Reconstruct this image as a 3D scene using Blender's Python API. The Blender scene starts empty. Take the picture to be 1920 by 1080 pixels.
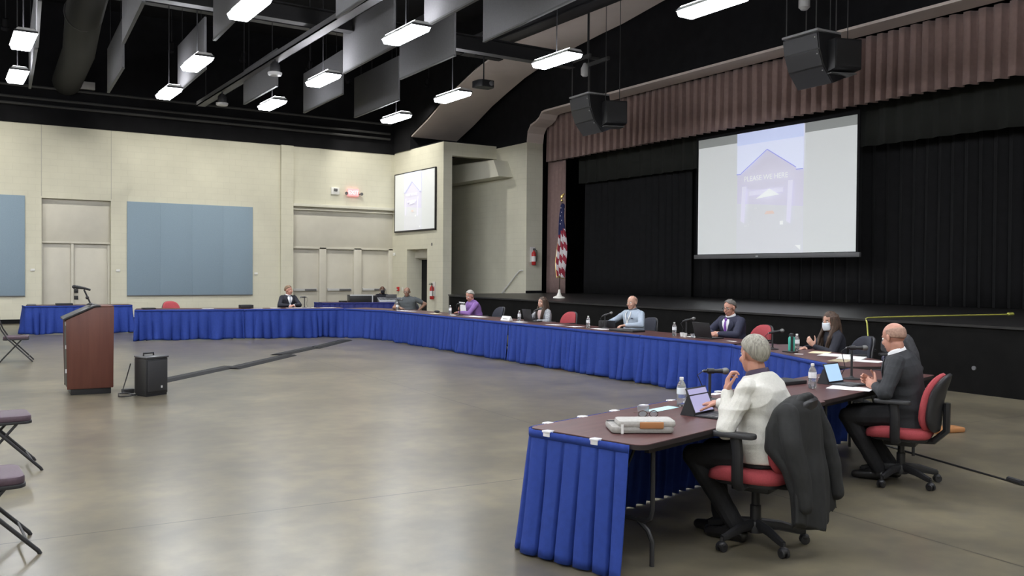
EXPO = 1.0; UPL = 20.0; LAMP = 30.0; SCREEN = .13; WASH = 190.0
import bpy, bmesh, math, random
from mathutils import Vector, Matrix, noise
R_ = random.Random(7)
PI = math.pi
SC = bpy.context.scene
COL = SC.collection
V = Vector

# ------------------------------------------------------------------ materials
MATS = {}
def mat(name, col, rough=.6, metal=0.0, var=0.0, scale=8.0, bump=0.0, bscale=60.0, emit=None, estr=0.0, trans=0.0, ior=1.45, spec=0.5, sheen=0.0):
    if name in MATS: return MATS[name]
    m = bpy.data.materials.new(name); m.use_nodes = True
    nt = m.node_tree; b = nt.nodes['Principled BSDF']
    b.inputs['Base Color'].default_value = (*col, 1)
    b.inputs['Roughness'].default_value = rough
    b.inputs['Metallic'].default_value = metal
    b.inputs['IOR'].default_value = ior
    b.inputs['Specular IOR Level'].default_value = spec
    b.inputs['Transmission Weight'].default_value = trans
    if sheen: b.inputs['Sheen Weight'].default_value = sheen
    tc = nt.nodes.new('ShaderNodeTexCoord')
    if var > 0:
        n = nt.nodes.new('ShaderNodeTexNoise'); n.inputs['Scale'].default_value = scale; n.inputs['Detail'].default_value = 5
        nt.links.new(tc.outputs['Object'], n.inputs['Vector'])
        r = nt.nodes.new('ShaderNodeValToRGB')
        r.color_ramp.elements[0].position = .3; r.color_ramp.elements[1].position = .7
        r.color_ramp.elements[0].color = (*[max(0, c * (1 - var)) for c in col], 1)
        r.color_ramp.elements[1].color = (*[min(1, c * (1 + var)) for c in col], 1)
        nt.links.new(n.outputs['Fac'], r.inputs['Fac']); nt.links.new(r.outputs['Color'], b.inputs['Base Color'])
    if bump > 0:
        n2 = nt.nodes.new('ShaderNodeTexNoise'); n2.inputs['Scale'].default_value = bscale; n2.inputs['Detail'].default_value = 3
        nt.links.new(tc.outputs['Object'], n2.inputs['Vector'])
        bp = nt.nodes.new('ShaderNodeBump'); bp.inputs['Strength'].default_value = bump; bp.inputs['Distance'].default_value = .01
        nt.links.new(n2.outputs['Fac'], bp.inputs['Height']); nt.links.new(bp.outputs['Normal'], b.inputs['Normal'])
    if emit:
        b.inputs['Emission Color'].default_value = (*emit, 1); b.inputs['Emission Strength'].default_value = estr
    MATS[name] = m
    return m

def block_mat(name, col, rough=.75):
    """painted concrete block: brick courses with slightly darker joints"""
    m = mat(name, col, rough); nt = m.node_tree; b = nt.nodes['Principled BSDF']
    tc = nt.nodes.new('ShaderNodeTexCoord'); sep = nt.nodes.new('ShaderNodeSeparateXYZ')
    nt.links.new(tc.outputs['Object'], sep.inputs[0])
    add = nt.nodes.new('ShaderNodeMath'); add.operation = 'ADD'
    nt.links.new(sep.outputs['X'], add.inputs[0]); nt.links.new(sep.outputs['Y'], add.inputs[1])
    cmb = nt.nodes.new('ShaderNodeCombineXYZ'); nt.links.new(add.outputs[0], cmb.inputs['X']); nt.links.new(sep.outputs['Z'], cmb.inputs['Y'])
    br = nt.nodes.new('ShaderNodeTexBrick'); nt.links.new(cmb.outputs[0], br.inputs['Vector'])
    br.inputs['Scale'].default_value = 1; br.inputs['Brick Width'].default_value = .41; br.inputs['Row Height'].default_value = .205
    br.inputs['Mortar Size'].default_value = .008; br.inputs['Mortar Smooth'].default_value = .4
    br.inputs['Color1'].default_value = (*col, 1); br.inputs['Color2'].default_value = (*[c * .985 for c in col], 1)
    br.inputs['Mortar'].default_value = (*[c * .925 for c in col], 1)
    nz = nt.nodes.new('ShaderNodeTexNoise'); nz.inputs['Scale'].default_value = 1.3; nz.inputs['Detail'].default_value = 6
    nt.links.new(tc.outputs['Object'], nz.inputs['Vector'])
    mx = nt.nodes.new('ShaderNodeMixRGB'); mx.blend_type = 'MULTIPLY'; mx.inputs[0].default_value = .18
    nt.links.new(br.outputs['Color'], mx.inputs[1]); nt.links.new(nz.outputs['Fac'], mx.inputs[2])
    nt.links.new(mx.outputs[0], b.inputs['Base Color'])
    bp = nt.nodes.new('ShaderNodeBump'); bp.inputs['Strength'].default_value = .15; bp.inputs['Distance'].default_value = .003
    inv = nt.nodes.new('ShaderNodeMath'); inv.operation = 'SUBTRACT'; inv.inputs[0].default_value = 1
    nt.links.new(br.outputs['Fac'], inv.inputs[1]); nt.links.new(inv.outputs[0], bp.inputs['Height']); nt.links.new(bp.outputs['Normal'], b.inputs['Normal'])
    return m

def floor_mat():
    m = mat('polished_concrete', (.2, .18, .14), .25); nt = m.node_tree; b = nt.nodes['Principled BSDF']
    N = nt.nodes.new; L = nt.links.new
    tc = N('ShaderNodeTexCoord')
    n1 = N('ShaderNodeTexNoise'); n1.inputs['Scale'].default_value = .8; n1.inputs['Detail'].default_value = 3; n1.inputs['Roughness'].default_value = .55; n1.inputs['Distortion'].default_value = .15
    n2 = N('ShaderNodeTexNoise'); n2.inputs['Scale'].default_value = 4.5; n2.inputs["Detail"].default_value = 4; n2.inputs['Roughness'].default_value = .55
    for n in (n1, n2): L(tc.outputs['Object'], n.inputs['Vector'])
    r1 = N('ShaderNodeValToRGB'); e = r1.color_ramp.elements
    e[0].position = .36; e[0].color = FLOOR_D; e[1].position = .66; e[1].color = FLOOR_L
    r1.color_ramp.interpolation = 'EASE'
    L(n1.outputs['Fac'], r1.inputs['Fac'])
    r2 = N('ShaderNodeValToRGB'); e = r2.color_ramp.elements
    e[0].position = .3; e[0].color = (.80, .80, .83, 1); e[1].position = .72; e[1].color = (1.12, 1.09, 1.02, 1)
    r2.color_ramp.interpolation = 'EASE'
    L(n2.outputs['Fac'], r2.inputs['Fac'])
    mx = N('ShaderNodeMixRGB'); mx.blend_type = 'MULTIPLY'; mx.inputs[0].default_value = 1
    L(r1.outputs[0], mx.inputs[1]); L(r2.outputs[0], mx.inputs[2])
    # saw-cut joints of the slab, turned a few degrees from the walls
    mp = N('ShaderNodeMapping'); mp.inputs['Rotation'].default_value = (0, 0, math.radians(3.2)); mp.inputs['Location'].default_value = JOINT_OFF
    L(tc.outputs['Object'], mp.inputs['Vector'])
    sp = N('ShaderNodeSeparateXYZ'); L(mp.outputs[0], sp.inputs[0])
    ds = []
    for ax, per in (('X', 7.2), ('Y', 7.6)):
        a = N('ShaderNodeMath'); a.operation = 'WRAP'; a.inputs[1].default_value = -per / 2; a.inputs[2].default_value = per / 2
        L(sp.outputs[ax], a.inputs[0])
        c = N('ShaderNodeMath'); c.operation = 'ABSOLUTE'; L(a.outputs[0], c.inputs[0]); ds.append(c)
    mn = N('ShaderNodeMath'); mn.operation = 'MINIMUM'; L(ds[0].outputs[0], mn.inputs[0]); L(ds[1].outputs[0], mn.inputs[1])
    lt = N('ShaderNodeMath'); lt.operation = 'LESS_THAN'; lt.inputs[1].default_value = .008; L(mn.outputs[0], lt.inputs[0])
    mj = N('ShaderNodeMixRGB'); L(lt.outputs[0], mj.inputs[0]); L(mx.outputs[0], mj.inputs[1]); mj.inputs[2].default_value = (.045, .04, .033, 1)
    L(mj.outputs[0], b.inputs['Base Color'])
    rr = N('ShaderNodeMapRange'); rr.inputs['To Min'].default_value = FLOOR_R[0]; rr.inputs['To Max'].default_value = FLOOR_R[1]
    L(n1.outputs['Fac'], rr.inputs['Value']); L(rr.outputs[0], b.inputs['Roughness'])
    return m

def wood_mat(name, c1, c2, rough=.35, axis='Z', scale=6):
    m = mat(name, c1, rough); nt = m.node_tree; b = nt.nodes['Principled BSDF']
    tc = nt.nodes.new('ShaderNodeTexCoord'); mp = nt.nodes.new('ShaderNodeMapping')
    s = [scale * 3] * 3; s['XYZ'.index(axis)] = scale * .25; mp.inputs['Scale'].default_value = s
    nt.links.new(tc.outputs['Object'], mp.inputs['Vector'])
    n = nt.nodes.new('ShaderNodeTexNoise'); n.inputs['Scale'].default_value = 1; n.inputs['Detail'].default_value = 6; n.inputs['Distortion'].default_value = .8
    nt.links.new(mp.outputs[0], n.inputs['Vector'])
    r = nt.nodes.new('ShaderNodeValToRGB'); r.color_ramp.elements[0].position = .32; r.color_ramp.elements[1].position = .68
    r.color_ramp.elements[0].color = (*c1, 1); r.color_ramp.elements[1].color = (*c2, 1)
    nt.links.new(n.outputs['Fac'], r.inputs['Fac']); nt.links.new(r.outputs[0], b.inputs['Base Color'])
    return m

def hair_mat(name, c, k=.45):
    m = wood_mat(name, tuple(x * (1 - k) for x in c), tuple(min(1, x * (1 + k)) for x in c), .6, 'Z', 26); nt = m.node_tree; b = nt.nodes['Principled BSDF']
    n = [x for x in nt.nodes if x.type == 'TEX_NOISE'][0]; bp = nt.nodes.new('ShaderNodeBump'); bp.inputs['Strength'].default_value = .5; bp.inputs['Distance'].default_value = .01
    nt.links.new(n.outputs['Fac'], bp.inputs['Height']); nt.links.new(bp.outputs['Normal'], b.inputs['Normal']); return m
# ------------------------------------------------------------------ mesh builder
def rot_to(d, up=V((0, 0, 1))):
    d = V(d).normalized(); u = V(up)
    if abs(d.dot(u.normalized())) > .985: u = V((0, 1, 0)) if abs(d.y) < .9 else V((1, 0, 0))
    x = u.cross(d).normalized(); y = d.cross(x)
    return Matrix((x, y, d)).transposed()          # columns x,y,d
class MB:
    def __init__(s): s.v = []; s.f = []; s.m = []
    def add(s, vs, fs, mi=0):
        o = len(s.v); s.v += [V(p) for p in vs]; s.f += [[i + o for i in f] for f in fs]; s.m += [mi] * len(fs); return s
    def box(s, c, size, rz=0, rot=None, mi=0):
        M = rot if rot is not None else Matrix.Rotation(rz, 3, 'Z')
        h = V(size) / 2; c = V(c)
        vs = [c + M @ V((sx * h.x, sy * h.y, sz * h.z)) for sz in (-1, 1) for sy in (-1, 1) for sx in (-1, 1)]
        return s.add(vs, [[0, 2, 3, 1], [4, 5, 7, 6], [0, 1, 5, 4], [2, 6, 7, 3], [0, 4, 6, 2], [1, 3, 7, 5]], mi)
    def b2(s, p, q, mi=0):
        p, q = V(p), V(q); return s.box((p + q) / 2, (abs(q.x - p.x), abs(q.y - p.y), abs(q.z - p.z)), mi=mi)
    def tube(s, pts, r, n=8, cap=True, mi=0, sx=1.0, up=(0, 0, 1)):
        pts = [V(p) for p in pts]; k = len(pts); rs = r if isinstance(r, (list, tuple)) else [r] * k
        vs = []; prev = None
        for i, p in enumerate(pts):
            d = (pts[min(i + 1, k - 1)] - pts[max(i - 1, 0)]).normalized()
            if prev is None: M = rot_to(d, up); x = M.col[0].copy(); y = M.col[1].copy()
            else:
                x = (x - d * x.dot(d)).normalized(); y = d.cross(x)
            prev = d
            for j in range(n):
                a = 2 * PI * j / n; vs.append(p + (x * math.cos(a) * sx + y * math.sin(a)) * rs[i])
        fs = [[i * n + j, i * n + (j + 1) % n, (i + 1) * n + (j + 1) % n, (i + 1) * n + j] for i in range(k - 1) for j in range(n)]
        if cap: fs += [list(range(n))[::-1], [(k - 1) * n + j for j in range(n)]]
        return s.add(vs, fs, mi)
    def cap(s, p0, p1, r0, r1=None, n=12, mi=0):     # tapered capsule, closed
        r1 = r0 if r1 is None else r1; p0, p1 = V(p0), V(p1); d = (p1 - p0)
        if d.length < 1e-6: d = V((0, 0, 1e-4))
        d.normalize(); pts = []; rs = []
        for a in (80, 50, 22): pts.append(p0 - d * r0 * math.sin(math.radians(a))); rs.append(r0 * math.cos(math.radians(a)))
        pts += [p0, p1]; rs += [r0, r1]
        for a in (22, 50, 80): pts.append(p1 + d * r1 * math.sin(math.radians(a))); rs.append(r1 * math.cos(math.radians(a)))
        return s.tube(pts, rs, n, True, mi)
    def chain(s, pts, rs, n=12, mi=0):
        for i in range(len(pts) - 1): s.cap(pts[i], pts[i + 1], rs[i], rs[i + 1], n, mi)
        return s
    def lathe(s, prof, n=16, c=(0, 0, 0), M=None, mi=0):
        c = V(c); vs = []; k = len(prof)
        for (r, z) in prof:
            for j in range(n):
                a = 2 * PI * j / n; p = V((max(r, 1e-4) * math.cos(a), max(r, 1e-4) * math.sin(a), z)); vs.append(c + (M @ p if M else p))
        fs = [[i * n + j, i * n + (j + 1) % n, (i + 1) * n + (j + 1) % n, (i + 1) * n + j] for i in range(k - 1) for j in range(n)]
        fs += [list(range(n))[::-1], [(k - 1) * n + j for j in range(n)]]
        return s.add(vs, fs, mi)
    def ell(s, c, r, M=None, nu=16, nv=10, mi=0):
        c = V(c); vs = []
        for i in range(1, nv):
            t = PI * i / nv
            for j in range(nu):
                a = 2 * PI * j / nu; p = V((r[0] * math.sin(t) * math.cos(a), r[1] * math.sin(t) * math.sin(a), -r[2] * math.cos(t)))
                vs.append(c + (M @ p if M else p))
        fs = [[i * nu + j, i * nu + (j + 1) % nu, (i + 1) * nu + (j + 1) % nu, (i + 1) * nu + j] for i in range(nv - 2) for j in range(nu)]
        b = V((0, 0, -r[2])); t = V((0, 0, r[2]))
        vs += [c + (M @ b if M else b), c + (M @ t if M else t)]; k = len(vs)
        fs += [[k - 2, (j + 1) % nu, j] for j in range(nu)] + [[k - 1, (nv - 2) * nu + j, (nv - 2) * nu + (j + 1) % nu] for j in range(nu)]
        return s.add(vs, fs, mi)
    def prism(s, poly, a, b, axis='Z', mi=0):       # extrude a 2-D outline between a and b along an axis
        def P(u, v, w): return V((u, v, w)) if axis == 'Z' else (V((w, u, v)) if axis == 'X' else V((u, w, v)))
        n = len(poly); vs = [P(u, v, a) for u, v in poly] + [P(u, v, b) for u, v in poly]
        fs = [list(range(n))[::-1], [n + i for i in range(n)]] + [[i, (i + 1) % n, n + (i + 1) % n, n + i] for i in range(n)]
        return s.add(vs, fs, mi)
    def sheet(s, fn, nu, nv, mi=0, closed=False):
        vs = [fn(i / nu, j / nv) for j in range(nv + 1) for i in range(nu + (0 if closed else 1))]
        w = nu if closed else nu + 1
        fs = [[j * w + i, j * w + (i + 1) % w, (j + 1) * w + (i + 1) % w, (j + 1) * w + i] for j in range(nv) for i in range(nu)]
        return s.add(vs, fs, mi)
    def build(s, name, mats, parent=None, smooth=True, bevel=0.0, solid=0.0, angle=38, seg=2):
        me = bpy.data.meshes.new(name)
        bm = bmesh.new(); bv = [bm.verts.new(p) for p in s.v]
        for f, mi in zip(s.f, s.m):
            try: fc = bm.faces.new([bv[i] for i in f]); fc.material_index = mi
            except ValueError: pass
        bm.normal_update()
        bmesh.ops.recalc_face_normals(bm, faces=bm.faces[:])
        if bevel > 0:
            es = [e for e in bm.edges if len(e.link_faces) == 2 and e.calc_face_angle(0) > math.radians(35)]
            bmesh.ops.bevel(bm, geom=es, offset=bevel, segments=seg, profile=.5, affect='EDGES', clamp_overlap=True)
        bm.to_mesh(me); bm.free()
        if smooth:
            me.polygons.foreach_set('use_smooth', [True] * len(me.polygons)); me.set_sharp_from_angle(angle=math.radians(angle))
        for m in (mats if isinstance(mats, (list, tuple)) else [mats]): me.materials.append(m)
        o = bpy.data.objects.new(name, me); COL.objects.link(o)
        if parent: o.parent = parent
        if solid: md = o.modifiers.new('thick', 'SOLIDIFY'); md.thickness = solid; md.offset = 0
        return o

def empty(name, loc, rz=0.0):
    o = bpy.data.objects.new(name, None); COL.objects.link(o); o.location = loc; o.rotation_euler = (0, 0, rz); o.empty_display_size = .1; return o
def tag(o, label, cat, group=None):
    o['label'] = label; o['category'] = cat
    if group: o['group'] = group
    return o
def thing(name, loc, label, cat, rz=0.0, group=None): return tag(empty(name, loc, rz), label, cat, group)
def struct(o, label=None): 
    o['kind'] = 'structure'
    if label: o['label'] = label; o['category'] = o.name.split('_')[0]
    return o
def dup(root, loc, rz, label, group=None):
    def cp(o, par):
        c = o.copy(); COL.objects.link(c); c.parent = par
        for ch in list(o.children): cp(ch, c)
        return c
    r = cp(root, None); r.location = loc; r.rotation_euler = (0, 0, rz); r['label'] = label
    if group: r['group'] = group
    return r
def swap(root, a, b):          # same shapes, other material
    for o in [root] + list(root.children_recursive):
        if o.type == 'MESH' and a.name in [m.name for m in o.data.materials if m]:
            o.data = o.data.copy()
            for i, m in enumerate(o.data.materials):
                if m == a: o.data.materials[i] = b

def remesh(mb, name, mats, voxel, smooth=3, parent=None, wrinkle=0.0, wscale=9.0, stretch=(1, 1, 1), paint=None, keep=None):
    """union closed islands into one continuous skin"""
    me = bpy.data.meshes.new('tmp'); me.from_pydata([tuple(p) for p in mb.v], [], mb.f)
    bm = bmesh.new(); bm.from_mesh(me); bmesh.ops.recalc_face_normals(bm, faces=bm.faces[:]); bm.to_mesh(me); bm.free()
    o = bpy.data.objects.new('tmp', me); COL.objects.link(o)
    m = o.modifiers.new('r', 'REMESH'); m.mode = 'VOXEL'; m.voxel_size = voxel; m.use_smooth_shade = True
    if smooth: sm = o.modifiers.new('s', 'SMOOTH'); sm.factor = .5; sm.iterations = smooth
    dg = bpy.context.evaluated_depsgraph_get(); dg.update()
    nm = bpy.data.meshes.new_from_object(o.evaluated_get(dg)); nm.name = name
    bpy.data.objects.remove(o); bpy.data.meshes.remove(me)
    if wrinkle:
        nr = [v.normal.copy() for v in nm.vertices]
        for v, n in zip(nm.vertices, nr):
            p = V((v.co.x * stretch[0], v.co.y * stretch[1], v.co.z * stretch[2])) * wscale
            a = 1 - 2 * abs(noise.noise(p)); b_ = noise.noise(p * 2.3)
            v.co += n * wrinkle * (a * .7 + b_ * .4 - .3)
    for mm in (mats if isinstance(mats, (list, tuple)) else [mats]): nm.materials.append(mm)
    if paint:
        for p in nm.polygons: p.material_index = paint(p.center)
    if keep:
        bm = bmesh.new(); bm.from_mesh(nm)
        bmesh.ops.delete(bm, geom=[v for v in bm.verts if not keep(v.co)], context='VERTS'); bm.to_mesh(nm); bm.free()
    nm.polygons.foreach_set('use_smooth', [True] * len(nm.polygons))
    ob = bpy.data.objects.new(name, nm); COL.objects.link(ob)
    if parent: ob.parent = parent
    return ob

# ------------------------------------------------------------------ palette
FLOOR_D = (.122, .108, .079, 1); FLOOR_L = (.180, .160, .112, 1); FLOOR_R = (.2765, .282); JOINT_OFF = (-5.1, -6.2, 0)
cream = block_mat('cream_painted_block', (.72, .70, .575))
cream_s = mat('cream_paint', (.68, .665, .57), .6, var=.03, scale=2)
door_m = mat('pale_door_paint', (.60, .575, .50), .45, var=.03, scale=3)
taupe = mat('taupe_paint', (.64, .56, .52), .7, var=.04, scale=2)
tarch = mat('taupe_arch_paint', (.76, .665, .62), .7, var=.03, scale=2)
blackp = mat('black_paint', (.009, .009, .0105), .85, var=.2, scale=3, spec=.15)
frontp = mat('black_stage_front', (.005, .0048, .0046), .8, var=.3, scale=4, spec=.12)
deckp = mat('black_deck_paint', (.016, .015, .015), .38, var=.3, scale=5)
blackcloth = mat('black_velour', (.006, .006, .007), .95, var=.2, scale=6)
valm = mat('dusty_rose_velour', (.265, .18, .165), .9, var=.08, scale=10, sheen=.2)
bluepan = mat('pale_blue_panel_fabric', (.25, .335, .415), .9, var=.05, scale=40, bump=.15, bscale=300)
darksteel = mat('dark_steel', (.022, .022, .024), .5)
gsteel = mat('charcoal_steel', (.05, .05, .05), .55)
baffm = mat('grey_baffle_fabric', (.115, .115, .12), .9, var=.06, scale=30)
chrome = mat('brushed_metal', (.55, .55, .56), .3, metal=1)
silver = mat('silver_paint', (.5, .5, .5), .4)
blackpl = mat('black_plastic', (.018, .018, .02), .42, var=.1, scale=20)
greypl = mat('grey_plastic', (.12, .12, .125), .45)
blue = mat('royal_blue_skirt_cloth', (.021, .048, .25), .75, var=.08, scale=25, bump=.1, bscale=240, spec=.25)
navy = mat('navy_table_cloth', (.02, .028, .16), .75, var=.08, scale=25)
mahog = wood_mat('mahogany_laminate', (.070, .026, .026), (.100, .044, .040), .40, 'X', 5); mahog.node_tree.nodes['Principled BSDF'].inputs['Specular IOR Level'].default_value = .38
edgem = mat('black_edge_band', (.02, .015, .015), .5)
redfab = mat('red_chair_fabric', (.36, .055, .065), .85, var=.12, scale=120, bump=.2, bscale=400)
darkfab = mat('dark_chair_fabric', (.03, .032, .045), .85, var=.15, scale=120)
plumfab = mat('plum_vinyl', (.085, .055, .072), .55, var=.1, scale=60)
white = mat('white_paper', (.82, .82, .82), .7)
whitepl = mat('white_plastic', (.75, .75, .73), .4)
redpl = mat('red_enamel', (.5, .03, .03), .35)
water = mat('clear_bottle_plastic', (.86, .9, .93), .12, trans=.85, ior=1.33)
cherry = wood_mat('cherry_veneer', (.090, .030, .021), (.118, .042, .029), .4, 'Z', 4)
gold = mat('gold_metal', (.7, .5, .18), .3, metal=1)
yellow = mat('yellow_cord', (.55, .55, .12), .5)
tanl = mat('tan_leather', (.38, .17, .065), .55)
lampm = mat('lamp_diffuser', (.9, .9, .9), .5, emit=(.93, .95, 1.0), estr=LAMP if 'LAMP' in globals() else 30)
upm = mat('added_uplight_glow', (.9, .9, .9), .5, emit=(.95, .95, 1.0), estr=UPL)  # added upward glow that brightens the arch and baffles
shoe = mat('black_leather', (.012, .011, .011), .35)

# ------------------------------------------------------------------ camera, render look
def make_camera(yaw=.575959427, p=-.0168012866, r=-.00761727412, fpx=1667.74, h=1.67):
    fw = V((math.sin(yaw) * math.cos(p), math.cos(yaw) * math.cos(p), math.sin(p)))
    rt = V((math.cos(yaw), -math.sin(yaw), 0)); dn = fw.cross(rt)
    rt2 = math.cos(r) * rt + math.sin(r) * dn; dn2 = -math.sin(r) * rt + math.cos(r) * dn
    M = Matrix((rt2, -dn2, -fw)).transposed().to_4x4(); M.translation = (0, 0, h)
    c = bpy.data.cameras.new('camera'); c.sensor_width = 36; c.lens = 36 * fpx / 1920; c.clip_end = 200
    o = bpy.data.objects.new('camera', c); COL.objects.link(o); o.matrix_world = M; SC.camera = o
make_camera()
SC.view_settings.view_transform = 'Standard'; SC.view_settings.look = 'None'; SC.view_settings.gamma = 1
SC.view_settings.use_curve_mapping = False; SC.view_settings.exposure = EXPO
w = bpy.data.worlds.new('world'); SC.world = w; w.use_nodes = True
w.node_tree.nodes['Background'].inputs[0].default_value = (.5, .5, .55, 1); w.node_tree.nodes['Background'].inputs[1].default_value = .02
SC.cycles.use_denoising = True; SC.cycles.max_bounces = 8; SC.cycles.diffuse_bounces = 4; SC.cycles.transmission_bounces = 6
SC.cycles.sample_clamp_indirect = 6; SC.cycles.caustics_reflective = False; SC.cycles.caustics_refractive = False

# ------------------------------------------------------------------ room shell
YB = 31.2; ZT = 6.17
struct(MB().b2((-9, -7, -.1), (21.5, 31.7, 0)).build('floor', floor_mat(), smooth=False), 'polished concrete floor with saw-cut joints')
struct(MB().b2((-9, -7, 10), (21.5, 31.7, 10.15)).build('ceiling', blackp, smooth=False), 'black painted roof deck over the hall')
wb = MB()
def wall_piece(x0, x1, z0, z1, y0=YB, y1=YB + .4): wb.b2((x0, y0, z0), (x1, y1, z1))
wall_piece(-9, 2.8, 0, ZT); wall_piece(2.8, 4.79, 3.9, ZT); wall_piece(4.79, 10.36, 0, ZT)
wall_piece(10.36, 10.81, 0, ZT, YB - .12); wall_piece(10.81, 14.83, 4.02, ZT)
struct(wb.build('wall_back', cream, smooth=False), 'cream painted block wall at the far end')
struct(MB().b2((-9, YB - .02, ZT), (14.83, YB + .4, 10)).build('wall_back_upper', blackp, smooth=False), 'black painted wall band above the cream blocks')
struct(MB().b2((2.8, YB + .16, 2.55), (4.79, YB + .4, 3.9)).b2((2.8, YB + .16, 0), (2.86, YB + .4, 2.55)).b2((4.71, YB + .16, 0), (4.79, YB + .4, 2.55)).b2((3.64, YB + .14, 0), (3.72, YB + .4, 2.55)).b2((2.8, YB + .12, 2.5), (4.79, YB + .2, 2.56)).build('trim_1', door_m, bevel=.006), 'pale steel frame and transom panel of the double door')
struct(MB().b2((10.81, YB + .14, 2.56), (14.83, YB + .4, 4.02)).b2((11.88, YB + .1, 0), (12.14, YB + .4, 2.56)).b2((13.24, YB + .1, 0), (13.54, YB + .4, 2.56)).b2((14.66, YB + .1, 0), (14.83, YB + .4, 2.56)).b2((10.81, YB + .1, 2.5), (14.83, YB + .2, 2.57)).build('trim_2', door_m, bevel=.006), 'pale steel frame and panel above three exit doors')
struct(MB().b2((10.81, YB - .1, 4.02), (14.83, YB + .02, 4.13)).b2((10.81, YB - .03, 3.9), (14.83, YB + .02, 3.93)).build('trim_3', cream_s, bevel=.01), 'ledge above the three exit doors')
for x in (2.795, 4.795):
    struct(MB().b2((x - .008, YB - .004, 3.95), (x + .008, YB + .01, ZT)).build('trim_4', mat('joint_sealant', (.42, .41, .35), .8), smooth=False), 'vertical control joint in the block wall')
struct(MB().b2((-9, YB - .015, 0), (2.8, YB, .13)).build('baseboard_back', blackp, smooth=False), 'black rubber base along the far wall')
struct(MB().b2((4.79, YB - .015, 0), (10.36, YB, .13)).build('baseboard_back', blackp, smooth=False), 'black rubber base along the far wall')
def door(n, x0, x1, label, lever=None, bar=False, y=YB + .22, z1=2.5, m=None):
    e = struct(empty('door_%d' % n, ((x0 + x1) / 2, y, 0)), label); w_ = x1 - x0
    MB().box((0, .02, z1 / 2), (w_, .045, z1)).build('door_leaf', m or door_m, e, bevel=.004)
    if lever:
        MB().b2((lever - .06, -.03, .93), (lever + .06, 0, 1.06)).b2((lever - .02, -.07, .97), (lever + .02, -.02, 1.01)).b2((lever - .06, -.02, .72), (lever + .06, 0, .84)).build('door_handle', darksteel, e, bevel=.004)
    if bar:
        MB().box((0, -.06, 1.0), (w_ * .86, .06, .09)).box((-w_ * .4, -.02, 1.0), (.06, .06, .12)).box((w_ * .4, -.02, 1.0), (.06, .06, .12)).build('push_bar', silver, e, bevel=.008)
        MB().b2((-.02, -.095, .96), (w_ * .4, -.06, 1.03)).build('push_bar_grip', greypl, e, bevel=.006)
door(1, 2.86, 3.64, 'pale door leaf beside the one with the dark handle')
door(2, 3.72, 4.71, 'pale door leaf with dark handle plates behind the lectern', lever=-.42)
door(3, 10.83, 11.88, 'pale exit door with push bar next to the pilaster', bar=True)
door(4, 12.14, 13.24, 'middle pale exit door with push bar', bar=True)
door(5, 13.54, 14.66, 'pale exit door with push bar nearest the corner', bar=True)
# off-camera walls
struct(MB().b2((-9.3, -7, 0), (-9, 31.6, ZT)).build('wall_left', cream, smooth=False)); struct(MB().b2((-9.3, -7, ZT), (-9, 31.6, 10)).build('wall_left_upper', blackp, smooth=False))
struct(MB().b2((-9, -7.3, 0), (21.5, -7, ZT)).build('wall_front', cream, smooth=False)); struct(MB().b2((-9, -7.3, ZT), (21.5, -7, 10)).build('wall_front_upper', blackp, smooth=False))
struct(MB().b2((21.2, -7, 0), (21.5, 31.6, 10)).build('wall_right', blackp, smooth=False))
# corner block with the side screen and the doorway
XW = 14.83; YF = 27.26; X2 = 16.99; YC = 25.29
bw = MB(); bw.b2((XW, 30.07, 0), (XW + .34, 31.6, 6.22)); bw.b2((XW, YF, 0), (XW + .34, 28.44, 6.22)); bw.b2((XW, 28.44, 2.52), (XW + .34, 30.07, 6.22))
bw.b2((XW + .34, YF, 5.76), (X2, YF + .3, 6.22)); bw.b2((XW + .34, 28.2, 0), (XW + .75, 28.44, 2.9)); bw.b2((XW + .34, 30.07, 0), (XW + .75, 30.3, 2.9)); bw.b2((XW + .34, 28.2, 2.52), (XW + .75, 30.3, 2.9))
struct(bw.build('wall_corner', cream, smooth=False), 'cream block corner wall with doorway and header over the stage steps')
struct(MB().b2((XW, YF, 6.22), (X2, 31.6, 6.26)).b2((XW, 29.76, 6.26), (X2, 29.9, 6.8)).build('trim_5', blackp, smooth=False), 'black capping over the corner block')
struct(MB().b2((X2, YC, 0), (17.65, 31.6, 6.14)).build('wall_recess', cream, smooth=False), 'cream block wall beside the stage steps ending in a pier')
struct(MB().b2((X2 - .01, YC - .012, .97), (17.66, YC, 1.07)).build('baseboard_stage', blackp, smooth=False), 'black base at the foot of the stage pier')
struct(MB().b2((XW + .34, 28.44, 2.2), (XW + .74, 30.07, 2.52)).b2((XW + .5, 28.44, 2.15), (XW + .74, 30.07, 2.22)).build('trim_6', door_m, smooth=False), 'frame head inside the corner doorway')
struct(MB().b2((XW + .62, 28.44, 0), (XW + .7, 30.07, 2.2)).build('door_6', blackcloth, smooth=False), 'dark doorway in the corner wall beneath the small screen')
# boxed bulkhead inside the recess
struct(MB().prism([(26.15, 5.02), (31.2, 5.02), (31.2, 5.75), (26.5, 5.62)], 16.4, X2, 'X').build('trim_7', cream_s, smooth=False), 'boxed bulkhead under the header in the stage steps recess')

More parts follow.
